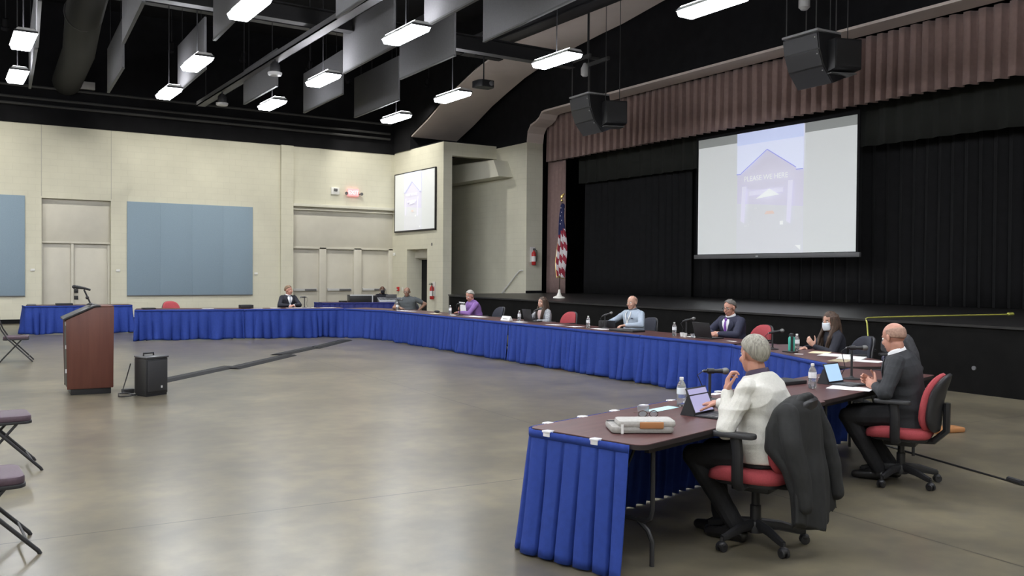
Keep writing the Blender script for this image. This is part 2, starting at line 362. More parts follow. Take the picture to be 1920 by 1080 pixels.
# ------------------------------------------------------------------ stage
edge = [(12.1, -6.9), (12.2, 2), (12.38, 6.3), (12.5, 10.4), (12.73, 16.8), (12.9, 18.5), (12.98, 23.4), (13.6, 24.6)]
struct(MB().prism(edge + [(14.9, 25.25), (21.2, 25.25), (21.2, -6.9)], 0, .95).build('stage_body', frontp, smooth=False), 'black front of the raised stage')
bpy.data.objects['stage_body'].name = 'wall_stage_front'
struct(MB().prism([(x - .03, y) for x, y in edge] + [(14.9, 25.27), (21.2, 25.27), (21.2, -6.9)], .95, .985).build('floor_stage', deckp, smooth=False), 'black stage deck')
steps = MB()
for i in range(5): steps.b2((14.95, 25.3 + .34 * i, 0), (X2, 25.3 + .34 * (i + 1), .95 - .17 * (i + 1) + .1))
struct(steps.build('floor_steps', deckp, smooth=False), 'black steps up to the stage')
# proscenium: black wall with shaped opening, cream reveal
prof = [(YC, 6.14), (YC - .05, 6.45), (YC - .22, 6.66), (YC - .52, 6.74), (YC - .72, 6.84), (YC - .86, 7.0), (YC - 1.05, 7.03), (20, 7.06), (12, 7.10), (4, 7.13), (-6.9, 7.16)]
def strip(prof, x0, x1, th):
    m = MB(); n = len(prof); up = [(y, z + th) for y, z in prof]
    for i in range(n - 1):
        a, b, c, d = prof[i], prof[i + 1], up[i + 1], up[i]
        m.prism([a, b, c, d], x0, x1, 'X')
    return m
struct(strip(prof, X2 - .01, 17.66, .06).build('trim_8', taupe, angle=30), 'taupe reveal of the stage opening with ogee corner')
m = MB()
for i in range(len(prof) - 1):
    (a, za), (b, zb) = prof[i], prof[i + 1]
    m.prism([(a, za + .05), (b, zb + .05), (b, 10), (a, 10)], X2, 17.6, 'X')
m.b2((X2, YC, 6.14), (17.6, 31.6, 10))
struct(m.build('wall_stage', blackp, smooth=False), 'black wall above the stage opening')
arch = [(29.75, 6.68), (28.5, 7.1), (27.2, 7.62), (26.16, 7.95), (25.1, 8.26), (24.1, 8.46), (23.2, 8.6), (22.2, 8.72), (21, 8.84), (20, 8.92), (18.3, 9.15), (15, 9.4), (10, 9.6), (-6.9, 9.7)]
struct(strip(arch, XW, 16.75, .08).build('trim_9', tarch, angle=30), 'taupe soffit of the great arch before the stage')
struct(MB().b2((16.75, -6.9, 9.6), (X2, 29.7, 10)).build('trim_10', blackp, smooth=False), 'black fascia behind the arch')
m = MB()
for i in range(len(arch) - 1):
    (a, za), (b, zb) = arch[i], arch[i + 1]
    m.prism([(a, za + .06), (b, zb + .06), (b, 10), (a, 10)], XW - .05, XW + .1, 'X')
m.b2((XW - .05, 29.75, 6.22), (XW + .1, 31.6, 10))
struct(m.build('wall_arch', blackp, smooth=False), 'black wall around the great arch')

# curtains
def pleats(y0, y1, z0, z1, x, pitch, amp, seed, sharp=False, nz=10, zfun=None):
    r = random.Random(seed); ph = [r.uniform(0, 6) for _ in range(5)]
    def fn(u, v):
        y = y0 + (y1 - y0) * u; z = z0 + (z1 - z0) * v
        if zfun: z = zfun(y, v)
        s = (y - y0) / pitch + .25 * math.sin(y * .9 + ph[0])
        p = s - math.floor(s); wv = (1.8 * math.exp(-((p - .5) / .13) ** 2) - .5 - .3 * math.cos(2 * PI * p)) if sharp else math.sin(2 * PI * s)
        k = 1 - .35 * v
        return V((x + amp * k * wv + .3 * amp * math.sin(2.3 * y + ph[1] + v), y + .25 * amp * math.sin(4 * PI * s), z))
    return MB().sheet(fn, int(abs(y1 - y0) / pitch * 16), nz)
o = pleats(25.27, -6.5, 5.55, 7.1, 17.85, .30, .085, 3, True, 6, lambda y, v: (5.53 + (24.9 - y) * .006) * (1 - v) + 7.12 * v).build('stage_valance', valm, solid=.006, angle=80)
tag(o, 'dusty rose pleated valance across the top of the stage opening', 'valance')
o = pleats(25.6, 24.5, .99, 5.6, 18.05, .22, .07, 5).build('stage_curtain', valm, solid=.006, angle=80); tag(o, 'dusty rose side curtain gathered beside the stage pier', 'curtain')
o = pleats(24.4, 19.4, .99, 6.9, 18.9, .3, .09, 8).build('stage_curtain', blackcloth, solid=.006, angle=80); tag(o, 'black side leg curtain behind the flag', 'curtain')
o = pleats(20, -6.5, .99, 6.9, 19.3, .34, .1, 11).build('stage_curtain', blackcloth, solid=.006, angle=80); tag(o, 'wide black backdrop curtain behind the big projection screen', 'curtain')
o = pleats(24.4, -6.5, 4.75, 6.9, 18.36, .5, .06, 13, False, 4).build('stage_border', mat('black_border_velour', (.012, .013, .011), .95), solid=.006, angle=80); tag(o, 'black border curtain hanging just behind the rose valance', 'curtain')
for q in ('stage_border',): bpy.data.objects[q].location.x = .25

# ------------------------------------------------------------------ projection screens
scr = mat('screen_fabric', (.64, .66, .66), .8, emit=(.92, .96, .97), estr=SCREEN)
def emi(n, c, k=1.0): return mat('picture_' + n, tuple(min(.72, .66 * x) for x in c), .8, emit=c, estr=SCREEN * k)
p_grey = emi('grey', (.40, .42, .41)); p_sky = emi('sky', (.95, 1.05, 1.9)); p_sky2 = emi('sky_light', (1.15, 1.3, 1.9)); p_wall = emi('facade', (.95, .93, 1.1)); p_low = emi('forecourt', (.98, 1.0, 1.05))
p_post = emi('post', (1.1, 1.08, 1.6)); p_white = emi('bright', (1.6, 1.7, 1.7)); p_pink = emi('pink', (1.1, .9, .82)); p_line = emi('line', (.55, .58, 1.15))
def text_mesh(name, cu, m, parent):
    o = bpy.data.objects.new('tmp', cu); COL.objects.link(o); dg = bpy.context.evaluated_depsgraph_get(); dg.update()
    me = bpy.data.meshes.new_from_object(o.evaluated_get(dg)); me.name = name; bpy.data.objects.remove(o); me.materials.clear(); me.materials.append(m)
    t = bpy.data.objects.new(name, me); COL.objects.link(t); t.parent = parent; return t
def picture(parent, W, H, px0, px1, d, text=True):
    """flat projected picture: a gabled facade; coordinates (a right, b up) on the screen, normal -X"""
    def quad(pts, dd): return [V((-dd, -a, b)) for a, b in pts]
    def layer(name, pts, m, dd): 
        return MB().add(quad(pts, dd), [list(range(len(pts)))]).build(name, m, parent, smooth=False)
    w_ = px1 - px0; X = lambda t: px0 + w_ * t; Z = lambda t: H * t
    layer('picture_facade', [(X(0), 0), (X(1), 0), (X(1), H), (X(0), H)], p_wall, d)
    layer('picture_forecourt', [(X(0), 0), (X(1), 0), (X(1), Z(.36)), (X(0), Z(.42))], p_low, d * 1.5)
    layer('picture_sky', [(X(0), Z(.66)), (X(.07), Z(.66)), (X(.475), Z(.835)), (X(.9), Z(.665)), (X(.9), Z(.65)), (X(1), Z(.65)), (X(1), H), (X(0), H)], p_sky2, d * 2)
    layer('picture_sky_band', [(X(0), Z(.9)), (X(1), Z(.9)), (X(1), H), (X(0), H)], p_sky, d * 2.5)
    ln = MB()
    for a, b in (((0, .66), (.07, .66)), ((.07, .665), (.475, .838)), ((.475, .838), (.9, .668)), ((.9, .65), (1, .65))):
        p = V((X(a[0]), Z(a[1]))); q = V((X(b[0]), Z(b[1]))); t = V((-(q - p).y, (q - p).x)).normalized() * .012 * H / 3.2
        ln.add(quad([p - t, q - t, q + t, p + t], d * 3), [[0, 1, 2, 3]])
    ln.build('picture_roof_line', p_line, parent, smooth=False)
    for t0, t1, z0, z1, z2 in ((.07, .16, .27, .25, .555), (.77, .86, .25, .23, .57)):
        layer('picture_post', [(X(t0), Z(z0)), (X(t0 + .06), Z(z1)), (X(t1), Z(z2)), (X(t0 + .02), Z(z2))], p_post, d * 3)
    layer('picture_porch', [(X(.2), Z(.475)), (X(.72), Z(.485)), (X(.72), Z(.52)), (X(.2), Z(.51))], p_post, d * 3)
    layer('picture_porch_roof', [(X(.31), Z(.445)), (X(.67), Z(.465)), (X(.52), Z(.52))], p_white, d * 4)
    layer('picture_bench', [(X(.45), Z(.315)), (X(.6), Z(.315)), (X(.58), Z(.34)), (X(.48), Z(.34))], p_pink, d * 4)
    layer('picture_sign', [(X(.68), Z(.225)), (X(.73), Z(.225)), (X(.73), Z(.255)), (X(.68), Z(.255))], p_white, d * 4)
    layer('picture_corner', [(X(.9), Z(.06)), (X(.98), Z(.02)), (X(.98), Z(.06))], p_white, d * 4)
    sp = MB(); r = random.Random(4)
    for k in range(9):
        a = X(.1 + .24 * r.random()); b = Z(.2 + .2 * r.random()); s = .02 * H / 3.2
        sp.add(quad([(a, b), (a + s, b + s), (a + s * 1.3, b + 2.2 * s), (a + .3 * s, b + s)], d * 4), [[0, 1, 2, 3]])
    sp.build('picture_sparkle', p_white, parent, smooth=False)
    if text:
        cu = bpy.data.curves.new('picture_lettering', 'FONT'); cu.body = 'PLEASE WE HERE'; cu.size = .060 * H; cu.align_x = 'CENTER'; cu.extrude = .001
        t = text_mesh('picture_lettering', cu, p_white, parent)
        t.matrix_local = Matrix(((0, 0, -1, -d * 4), (-1, 0, 0, -X(.46)), (0, 1, 0, Z(.595)), (0, 0, 0, 1)))
s = thing('projection_screen', (18.3, 15.84, 2.24), 'big projection screen with white borders hanging over the stage', 'projection screen')
W = 5.2; H = 3.24
MB().b2((-.01, -W / 2, 0), (.01, W / 2, H)).build('screen_surface', scr, s, smooth=False)
MB().b2((-.016, -W / 2, H - .24), (-.011, -1.1, H)).build('picture_shadow_band', p_grey, s, smooth=False)  # grey band along the screen top, on either side of the picture
MB().b2((-.016, 1.13, H - .24), (-.011, W / 2, H)).build('picture_shadow_band', p_grey, s, smooth=False)
MB().b2((-.012, -W / 2 - .07, -.1), (.012, -W / 2, H + .12)).b2((-.012, W / 2, -.1), (.012, W / 2 + .07, H + .12)).b2((-.012, -W / 2, H), (.012, W / 2, H + .25)).build('black_border', blackp, s, smooth=False)
MB().b2((-.04, -W / 2 - .12, -.13), (.04, W / 2 + .12, -.015)).build('bottom_bar', greypl, s, bevel=.01)
MB().b2((-.045, .35, -.09), (-.04, .43, -.06)).build('badge', silver, s, smooth=False)
MB().b2((-.09, -W / 2 - .2, H + .25), (.09, W / 2 + .2, H + .45)).build('screen_housing', blackpl, s, bevel=.01)
for y in (-2.3, 2.3): MB().tube([(0, y, H + .45), (0, y, 6.8)], .008, 6).build('hanging_cable', darksteel, s)
picture(s, W, H, -1.13, 1.07, .014)
s = thing('projection_screen', (XW - .06, 29.39, 3.23), 'small projection screen mounted high on the cream corner wall', 'projection screen')
MB().b2((0, -1.6, 0), (.03, 1.6, 2.12)).build('screen_surface', scr, s, smooth=False)
MB().b2((-.005, -1.66, -.06), (.055, -1.6, 2.16)).b2((-.005, 1.6, -.06), (.055, 1.66, 2.16)).b2((-.005, -1.66, -.06), (.055, 1.66, 0)).b2((-.005, -1.66, 2.12), (.055, 1.66, 2.16)).build('screen_frame', blackpl, s, bevel=.005)
picture(s, 3.2, 2.12, -.78, .62, .012)

# ------------------------------------------------------------------ things overhead
def make_lamp():
    t = thing('pendant_light', (0, 0, 0), '', 'ceiling light')
    MB().prism([(-.15, -.05), (.15, -.05), (.19, .03), (-.19, .03)], -.62, .62, 'Y').build('diffuser', lampm, t, bevel=.01)
    MB().b2((-.125, -.6, .112), (.125, .6, .118)).build('uplight_lens', upm, t)  # glowing strip added on top of the housing to lift arch and baffles
    MB().prism([(-.2, .03), (.2, .03), (.13, .11), (-.13, .11)], -.64, .64, 'Y').build('lamp_housing', silver, t, bevel=.006)
    MB().box((0, -.635, .045), (.38, .012, .04)).build('end_cap', darksteel, t); MB().box((0, .635, .045), (.38, .012, .04)).build('end_cap', darksteel, t)
    MB().tube([(0, 0, .1), (0, 0, 3.9)], .012, 6).build('hanging_rod', darksteel, t)
    return t
LAMPS = [(-7.6, 'a'), (-4.6, 'b'), (-1.6, 'c'), (1.42, 'd'), (4.6, 'e'), (7.35, 'f'), (10.68, 'g')]
ROWS = [22.8, 19.2, 14.7, 10.3, 5.9, 1.5, -2.9]
lab = {(3, 0): 'pendant light at the far left, lower of two above the first blue panel', (3, 1): 'pendant light at the far left, upper of two beside a thin baffle',
       (4, 0): 'far pendant light beside the baffle above the big blue panel', (4, 1): 'pendant light second from the far wall above the big blue panel', (4, 2): 'bright pendant light cut by the top of the picture above the big blue panel',
       (5, 0): 'smallest pendant light of the row in line with the cream pilaster', (5, 1): 'pendant light reflecting in the baffle near the cream pilaster', (5, 2): 'large pendant light in front of the long dark joist',
       (6, 0): 'small pendant light above the corner of the far wall', (6, 1): 'pendant light hanging before the taupe arch foot', (6, 2): 'large pendant light at the end of the dark joist before the arch', (6, 3): 'pendant light cut by the top edge over the stage opening'}
p = None
for i, (x, _) in enumerate(LAMPS):
    for j, y in enumerate(ROWS):
        lb = lab.get((i, j)); g = None
        if not lb: lb = 'pendant light of the hall grid outside the photographed part'; g = 'pendant lights out of view'
        dx = {(3, 0): .15, (4, 0): .2, (4, 2): -.25, (5, 2): -.15, (6, 0): .2, (6, 2): -.1, (6, 3): -.2}.get((i, j), 0)
        if p is None: p = make_lamp(); o = p; o['label'] = lb; o.location = (x + dx, y, 5.98); 
        else: o = dup(p, (x + dx, y, 5.98), 0, lb)
        if g: o['group'] = g
BF = [((2.01, 25.28), (1.76, 20.65), 1.2, 'thin grey baffle seen nearly edge-on at the far left'), ((1.76, 20.5), (1.5, 16.95), 1.2, 'grey baffle seen edge-on, cut by the top left of the picture'),
      ((3.73, 24.71), (3.55, 21.47), 1.1, 'narrow grey baffle hanging by the white box on the ledge'), ((3.17, 19.17), (2.97, 16.05), 1.2, 'grey baffle beside the round duct'),
      ((5.2, 23.59), (5.1, 20.52), 1.15, 'grey baffle behind two pendant lights over the big blue panel'), ((4.62, 17.91), (4.5, 15.0), 1.2, 'grey baffle behind the bright lamp at the top'),
      ((7.06, 24.28), (7.02, 21.38), .9, 'grey baffle beneath the diagonal cable tray'), ((6.03, 15.08), (5.95, 12.5), 1.2, 'grey baffle left of the large lamp by the joist'),
      ((8.85, 24.58), (8.71, 21.37), 1.1, 'grey baffle with a bright lamp reflection along its foot'), ((7.84, 19.18), (7.74, 16.3), 1.2, 'grey baffle running up to the large lamp on the joist'), ((7.6, 14.71), (7.5, 11.6), 1.2, 'big grey baffle right of the large lamp, near the top'),
      ((10.35, 24.47), (10.25, 21.3), 1.15, 'plain grey baffle above the corner of the far wall'), ((9.17, 19.0), (9.1, 16.26), 1.2, 'grey baffle just under the dark joist'), ((9.04, 15.0), (8.8, 10.6), 1.3, 'largest grey baffle close before the taupe arch')]
for a, b, h, lb in BF:
    c = ((a[0] + b[0]) / 2, (a[1] + b[1]) / 2); L = math.dist(a, b); rz = math.atan2(b[1] - a[1], b[0] - a[0])
    t = thing('acoustic_baffle', (c[0], c[1], 6.2), lb, 'acoustic panel', rz, 'acoustic baffles under the roof')
    MB().b2((-L / 2, -.025, 0), (L / 2, .025, h)).build('baffle_panel', baffm, t, bevel=.006)
    MB().b2((-L / 2, -.03, -.02), (L / 2, .03, .012)).build('edge_trim', gsteel, t)
    for sx in (-.35, .35): MB().tube([(L * sx, 0, h), (L * sx, 0, 3.75)], .006, 5).build('hanging_wire', darksteel, t)
def girder(name, p, q, w_, h, lb, m=darksteel):
    p, q = V(p), V(q); d = q - p; L = d.length; rz = math.atan2(d.y, d.x)
    t = thing(name, (p + q) / 2, lb, 'beam', rz)
    MB().box((0, 0, 0), (L, w_, .03)).box((0, 0, h), (L, w_, .03)).box((0, 0, h / 2), (L, .03, h)).build('beam_body', m, t)
    return t
girder('steel_joist', (-4, 18.6, 7.0), (13.9, 18.6, 7.0), .26, .34, 'long dark joist crossing the hall just below the roof')
girder('steel_joist', (-8, 23.2, 8.2), (14.6, 23.2, 8.2), .26, .5, 'far dark joist high behind the row of baffles')
girder('steel_girder', (14.5, -6.5, 8.65), (14.5, 23.5, 8.65), .4, .7, 'black girder along the hall side of the taupe arch')
girder('steel_joist', (13.2, 15.5, 8.1), (13.2, 23.0, 8.1), .3, .4, 'short black joist overlapping the upper arch', darksteel)
t = thing('cable_tray', (6.97, 0, 6.78), 'diagonal grey tray carrying two small spotlights', 'cable tray')
MB().b2((-.13, 13, 0), (.13, 28.6, .03)).b2((-.13, 13, 0), (-.11, 28.6, .14)).b2((.11, 13, 0), (.13, 28.6, .14)).build('tray_body', mat('tray_grey', (.11, .11, .115), .6), t)
for y in (14, 19, 24, 28): MB().tube([(0, y, .02), (0, y, 3.2)], .012, 6).build('hanging_rod', darksteel, t)
for y, lb in ((21.2, 'small dark spotlight with pale rim, nearer one on the cable tray'), (25.9, 'small dark spotlight with pale rim, farther one on the cable tray')):
    t = thing('spotlight', (6.9, y, 6.42), lb, 'spotlight')
    MB().lathe([(.10, .0), (.13, .05), (.12, .22), (.06, .3)], 14).build('spotlight_body', darksteel, t)
    MB().lathe([(.15, -.03), (.17, 0), (.17, .04), (.14, .05)], 16).build('rim', silver, t)
    MB().tube([(0, 0, .28), (0, 0, .38)], .03, 8).build('bracket', darksteel, t)
t = thing('ventilation_duct', (0, 0, 7.95), 'dull round ventilation duct under the roof at left', 'duct')
MB().tube([(2.7, 15.5, 0), (2.85, 21.0, 0), (3.1, 24.2, -.05), (3.4, 27.5, -.2), (3.5, 31.1, -.4)], .42, 18).build('duct_body', mat('duct_grey', (.02, .02, .019), .7), t)
for y in (18, 21, 24): MB().tube([(2.77 + (y - 18) * .05, y - .03, -.02), (2.77 + (y - 18) * .05, y + .03, -.02)], .45, 18).build('duct_flange', gsteel, t)
tag(MB().b2((3.6, 31.02, 7.38), (4.3, 31.18, 7.62)).build('junction_box', silver, bevel=.01), 'pale box fixed on the black wall under the round duct', 'box')
for z, y in ((7.3, 31.05), (6.95, 31.1), (6.75, 31.1)):
    tag(MB().tube([(-8.9, y, z), (14.6, y, z - .02)], .045, 8).build('pipe', gsteel), {7.3: 'uppermost pipe along the black wall band', 6.95: 'middle pipe along the black wall band', 6.75: 'lowest pipe along the black wall band'}[z], 'pipe')
t = thing('ceiling_projector', (13.6, 22.56, 7.12), 'flat black projector hung on a rod before the taupe arch', 'projector')
MB().prism([(-.28, -.12), (-.2, -.26), (.2, -.26), (.28, -.12), (.28, .2), (-.28, .2)], 0, .2, 'Z').build('projector_body', blackpl, t, bevel=.015)
MB().lathe([(.07, 0), (.07, .05), (.05, .06)], 14, (.1, -.26, .1), Matrix.Rotation(PI / 2, 3, 'X')).build('lens', greypl, t)
MB().tube([(0, 0, .2), (0, 0, 2.9)], .02, 8).build('hanging_rod', darksteel, t)
# wall washers, fittings unseen: inferred from scallops atop the cream wall, set to its brightness
WP = [(-2.6 + 2.1 * k, 27.2, 8.3, 0) for k in range(9)] + [(11.6, 28.3, 8.3, -PI / 2), (11.6, 30.0, 8.3, -PI / 2)]  # last pair of heads added only to brighten the corner wall
for k, (x, y, z, rz) in enumerate(WP):
    t = thing('wall_washer', (x, y, z), 'black wall-washer head under the roof, ' + ['ninth from the corner along the far wall', 'eighth from the corner along the far wall', 'seventh from the corner along the far wall', 'sixth from the corner along the far wall', 'fifth from the corner along the far wall', 'fourth from the corner along the far wall', 'third from the corner along the far wall', 'second from the corner along the far wall', 'first from the corner along the far wall', 'added to light the corner wall near its outer end', 'added to light the corner wall near the far wall'][k], 'spotlight', rz, 'wall washers near the far wall')
    A = Matrix.Rotation(math.radians(52), 3, 'X')
    MB().lathe([(.07, -.02), (.07, .2), (.10, .22), (.10, .3), (.09, .3), (.085, .23), (.001, .225)][::-1], 14, (0, 0, 0), Matrix.Rotation(math.radians(-146), 3, 'X')).build('washer_body', blackp, t)
    MB().tube([(0, 0, .0), (0, 0, 1.85)], .012, 6).build('hanging_rod', darksteel, t)
    l = bpy.data.lights.new('bulb', 'SPOT'); l.energy = WASH * (1.25, 1.2, 1.12, 1.05, .95, .9, .85, .7, .6, 1, 1)[k]; l.spot_size = math.radians(84); l.spot_blend = .65; l.shadow_soft_size = .08; l.color = (1, .97, .88)
    o = bpy.data.objects.new('bulb', l); COL.objects.link(o); o.parent = t; d = V((0, math.cos(math.radians(56)), -math.sin(math.radians(56)))); o.location = d * .31; o.rotation_euler = d.to_track_quat('-Z', 'Y').to_euler()
# loudspeaker clusters
def line_array(loc, rz, lb):
    t = thing('hanging_loudspeaker', loc, lb, 'loudspeaker', rz)
    prof = [(-.02, .72), (.02, .47), (.12, .22), (.34, -.03), (.64, .09), (.56, .4), (.5, .74)]
    MB().prism([(y, z) for y, z in prof], -.36, .36, 'X').build('cabinet', blackpl, t, bevel=.012)
    g = [(-.02, .72), (.02, .47), (.12, .22), (.34, -.03)]
    for k in range(3):
        (a, za), (b, zb) = g[k], g[k + 1]; d = V((0, b - a, zb - za)).normalized(); n_ = V((0, d.z, -d.y)); P = V((0, a, za)) + d * .012; Q = V((0, b, zb)) - d * .012
        if n_.y > 0: n_ = -n_
        vs = [V((sx, p_.y, p_.z)) + n_ * o_ for o_ in (-.005, .014) for p_ in (P, Q) for sx in (-.34, .34)]
        MB().add(vs, [[0, 1, 3, 2], [4, 6, 7, 5], [0, 4, 5, 1], [2, 3, 7, 6], [0, 2, 6, 4], [1, 5, 7, 3]]).ell(P + d * .06 + n_ * .018 + V((.30, 0, 0)), (.012,) * 3, nu=8, nv=6, mi=1).build('grille', [mat('grille_grey', (.045, .045, .05), .5), silver], t)
    MB().b2((-.36, -.04, .74), (.36, .5, .775)).build('top_plate', mat('plate_grey', (.3, .3, .31), .45), t, bevel=.005)
    for sx, sy in ((-.3, 0), (.3, 0), (-.3, .45), (.3, .45)): MB().tube([(sx, sy, .77), (sx, sy, 1.5)], .01, 6).build('hanging_chain', gsteel, t)
    MB().b2((-.4, -.05, 1.48), (.4, 0, 1.55)).b2((-.4, .42, 1.48), (.4, .47, 1.55)).b2((-.03, -.05, 1.55), (.03, .47, 1.6)).build('hanging_frame', gsteel, t)
    MB().lathe([(.05, 1.2), (.09, 1.24), (.09, 1.36), (.03, 1.48)], 10, (-.12, .2, 0)).build('hoist', silver, t)
    MB().tube([(0, .2, 1.58), (0, .2, 4.2)], .025, 8).build('hanging_rod', darksteel, t)
    t.scale = (1.3,) * 3; return t
def side_speaker(loc, rz, lb):
    t = thing('hanging_loudspeaker', loc, lb, 'loudspeaker', rz)
    MB().prism([(-.34, .06), (.3, 0), (.36, .1), (.36, .56), (.24, .68), (-.34, .66)], -.3, .3, 'X').build('cabinet', blackpl, t, bevel=.012)
    MB().b2((-.27, -.356, .1), (.27, -.338, .62)).build('grille', mat('grille_dark', (.03, .03, .032), .5), t)
    MB().b2((-.29, -.2, -.008), (.29, .2, .012)).build('base_plate', greypl, t, bevel=.004)
    for sx in (-.2, .2): MB().tube([(sx, 0, .66), (sx, 0, 4.4)], .01, 6).build('hanging_chain', gsteel, t)
    return t
line_array((14.9, 12.15, 5.62), math.radians(-93), 'curved two-box black loudspeaker hanging nearer the camera, right of the screen')
side_speaker((15.45, 11.65, 5.75), math.radians(-20), 'angular black loudspeaker hanging beside the nearer curved one')
line_array((14.8, 19.45, 5.55), math.radians(-93), 'curved two-box black loudspeaker hanging over the far end of the valance')
side_speaker((15.45, 18.85, 5.65), math.radians(-20), 'angular black loudspeaker hanging beside the farther curved one')

# ------------------------------------------------------------------ on the walls
def wall_panel(x0, x1, z0, z1, lb):
    t = thing('acoustic_wall_panel', ((x0 + x1) / 2, YB, z0), lb, 'wall panel'); n = 4; w_ = (x1 - x0)
    for k in range(n): MB().b2((-w_ / 2 + w_ * k / n + .0008, -.05, 0), (-w_ / 2 + w_ * (k + 1) / n - .0008, -.002, z1 - z0)).build('fabric_panel', bluepan, t, bevel=.002)
    MB().b2((-w_ / 2, -.045, -.03), (w_ / 2, -.002, -.002)).build('bottom_rail', greypl, t)
wall_panel(5.27, 9.37, .85, 3.91, 'big pale blue fabric panel on the cream wall behind the red chair')
wall_panel(-1.9, 2.34, .86, 3.94, 'pale blue fabric panel at the left edge, behind the lone folding chair')
for x, z in ((2.55, 1.62), (5.0, 1.62), (9.5, 1.55)):
    tag(MB().b2((x - .06, YB - .03, z), (x + .06, YB - .001, z + .07)).build('wall_plate', whitepl, bevel=.004), {2.55: 'small white wall plate left of the double door', 5.0: 'small white wall plate between double door and big blue panel', 9.5: 'small white wall plate right of the big blue panel'}[x], 'wall plate')
t = thing('exit_sign', (13.12, YB - .06, 4.5), 'lit red exit sign with two small heads above the push-bar doors', 'exit sign')
MB().b2((-.21, -.03, 0), (.21, .05, .27)).build('sign_case', mat('exit_face', (.8, .3, .3), .4, emit=(1.0, .22, .24), estr=.75), t, bevel=.006)
cu = bpy.data.curves.new('sign_lettering', 'FONT'); cu.body = 'EXIT'; cu.size = .2; cu.align_x = 'CENTER'; cu.extrude = .002
x_ = text_mesh('sign_lettering', cu, mat('exit_letter', (.9, .6, .6), .5, emit=(1, .62, .62), estr=.9), t); x_.location = (0, -.034, .06); x_.rotation_euler = (PI / 2, 0, 0)
for sx in (-1, 1): MB().lathe([(.03, -.02), (.055, .03), (.06, .07)], 12, (sx * .3, -.04, .08), Matrix.Rotation(PI / 2, 3, 'X')).tube([(sx * .2, 0, .08), (sx * .3, 0, .08)], .02, 6).build('lamp_head', greypl, t)
t = thing('alarm_strobe', (12.42, YB - .03, 4.52), 'white alarm strobe left of the exit sign', 'alarm')
MB().b2((-.16, -.04, 0), (.16, .03, .26)).build('strobe_case', whitepl, t, bevel=.01)
MB().b2((-.07, -.075, .12), (.07, -.038, .22)).build('strobe_lens', greypl, t, bevel=.01)
def extinguisher(loc, rz, lb):
    t = thing('fire_extinguisher', loc, lb, 'fire extinguisher', rz)
    MB().lathe([(.06, 0), (.075, .02), (.078, .38), (.06, .44), (.025, .47), (.025, .5)], 16).build('cylinder', redpl, t)
    MB().lathe([(.0795, .12), (.0795, .3)], 16).build('paper_label', whitepl, t)
    MB().b2((-.015, -.11, .52), (.015, .03, .54)).b2((-.013, -.10, .56), (.013, .02, .575)).lathe([(.024, .49), (.02, .56)], 8).build('valve_handle', darksteel, t)
    MB().tube([(.02, -.02, .53), (.10, -.04, .5), (.115, -.03, .3), (.10, -.02, .12)], .011, 8).build('hose', blackpl, t)
    MB().b2((-.1, .075, .1), (.1, .09, .62)).build('wall_bracket', whitepl, t)
extinguisher((XW - .1, 27.88, .72), -PI / 2, 'red fire extinguisher low on the corner wall beside the dark doorway')
extinguisher((17.24, YC - .1, 1.95), 0, 'red fire extinguisher mounted high on the grey stage pier')
t = thing('fire_alarm_pull', (XW - .04, 30.75, .95), 'red fire alarm pull station by the corner', 'alarm', -PI / 2)
MB().b2((-.06, -.03, 0), (.06, .04, .16)).build('pull_case', redpl, t, bevel=.008); MB().b2((-.035, -.045, .05), (.035, -.03, .08)).build('pull_handle', whitepl, t)
tag(MB().b2((XW - .01, 30.4, .98), (XW, 30.48, 1.1)).build('light_switch', whitepl), 'light switch plate beside the pull station', 'switch')
tag(MB().b2((XW - .08, 31.05, 2.3), (XW, 31.15, 2.42)).build('motion_sensor', whitepl, bevel=.015), 'small white sensor in the corner beside the third exit door', 'sensor')
tag(MB().b2((XW - .012, 28.05, 2.62), (XW, 28.12, 2.72)).build('wall_plate', greypl), 'tiny grey plate above the extinguisher on the corner wall', 'wall plate')
t = thing('handrail', (X2 - .06, 0, 0), 'slim metal handrail rising along the recess wall by the stage steps', 'handrail')
MB().tube([(0, 26.95, .80), (0, 26.8, .90), (0, 25.62, 1.74), (0, 25.5, 1.76), (.05, 25.45, 1.76)], .024, 8).build('rail', whitepl, t)
for y, z in ((26.6, 1.04), (25.8, 1.61)): MB().tube([(0, y, z), (.03, y, z - .06), (.06, y, z - .06)], .012, 6).build('rail_bracket', whitepl, t)

# flag
t = thing('flag_on_stand', (14.55, 20.0, .985), 'stars and stripes flag drooping on a pole with pale stand at stage left', 'flag')
MB().lathe([(.17, 0), (.16, .03), (.07, .07), (.035, .16), (.03, .22), (.02, .24)], 20).build('stand', mat('pale_stand', (.78, .76, .70), .35), t)
MB().tube([(0, 0, .2), (0, 0, 2.66)], .015, 8).build('pole', mat('dark_pole', (.05, .03, .02), .4), t)
MB().ell((0, 0, 2.70), (.035, .035, .035)).ell((-.0, .02, 2.80), (.03, .05, .055)).prism([(-.13, 2.90), (-.02, 2.78), (.05, 2.80), (.02, 2.86)], -.012, .012, 'X').ell((0, -.03, 2.86), (.02, .03, .02)).build('eagle_finial', gold, t)
fred = mat('flag_red', (.22, .014, .03), .8); fwhite = mat('flag_white', (.50, .48, .49), .8); fblue = mat('flag_blue', (.014, .018, .075), .8)
def fl(u, v):       # u across the folds, v from hoist top to bottom
    z = 2.62 - 2.0 * v; wd = .06 + .20 * min(1, v * 1.6) - .10 * max(0, v - .8) / .2
    fold = math.sin(u * PI * 5 + 1.2 * v); return V((-.03 - .05 * fold - .02 * math.sin(9 * v), (.5 - u) * wd * 1.5 - .10, z - .12 * abs(u - .4)))
fm = MB(); nu, nv = 40, 60
fm.sheet(fl, nu, nv)
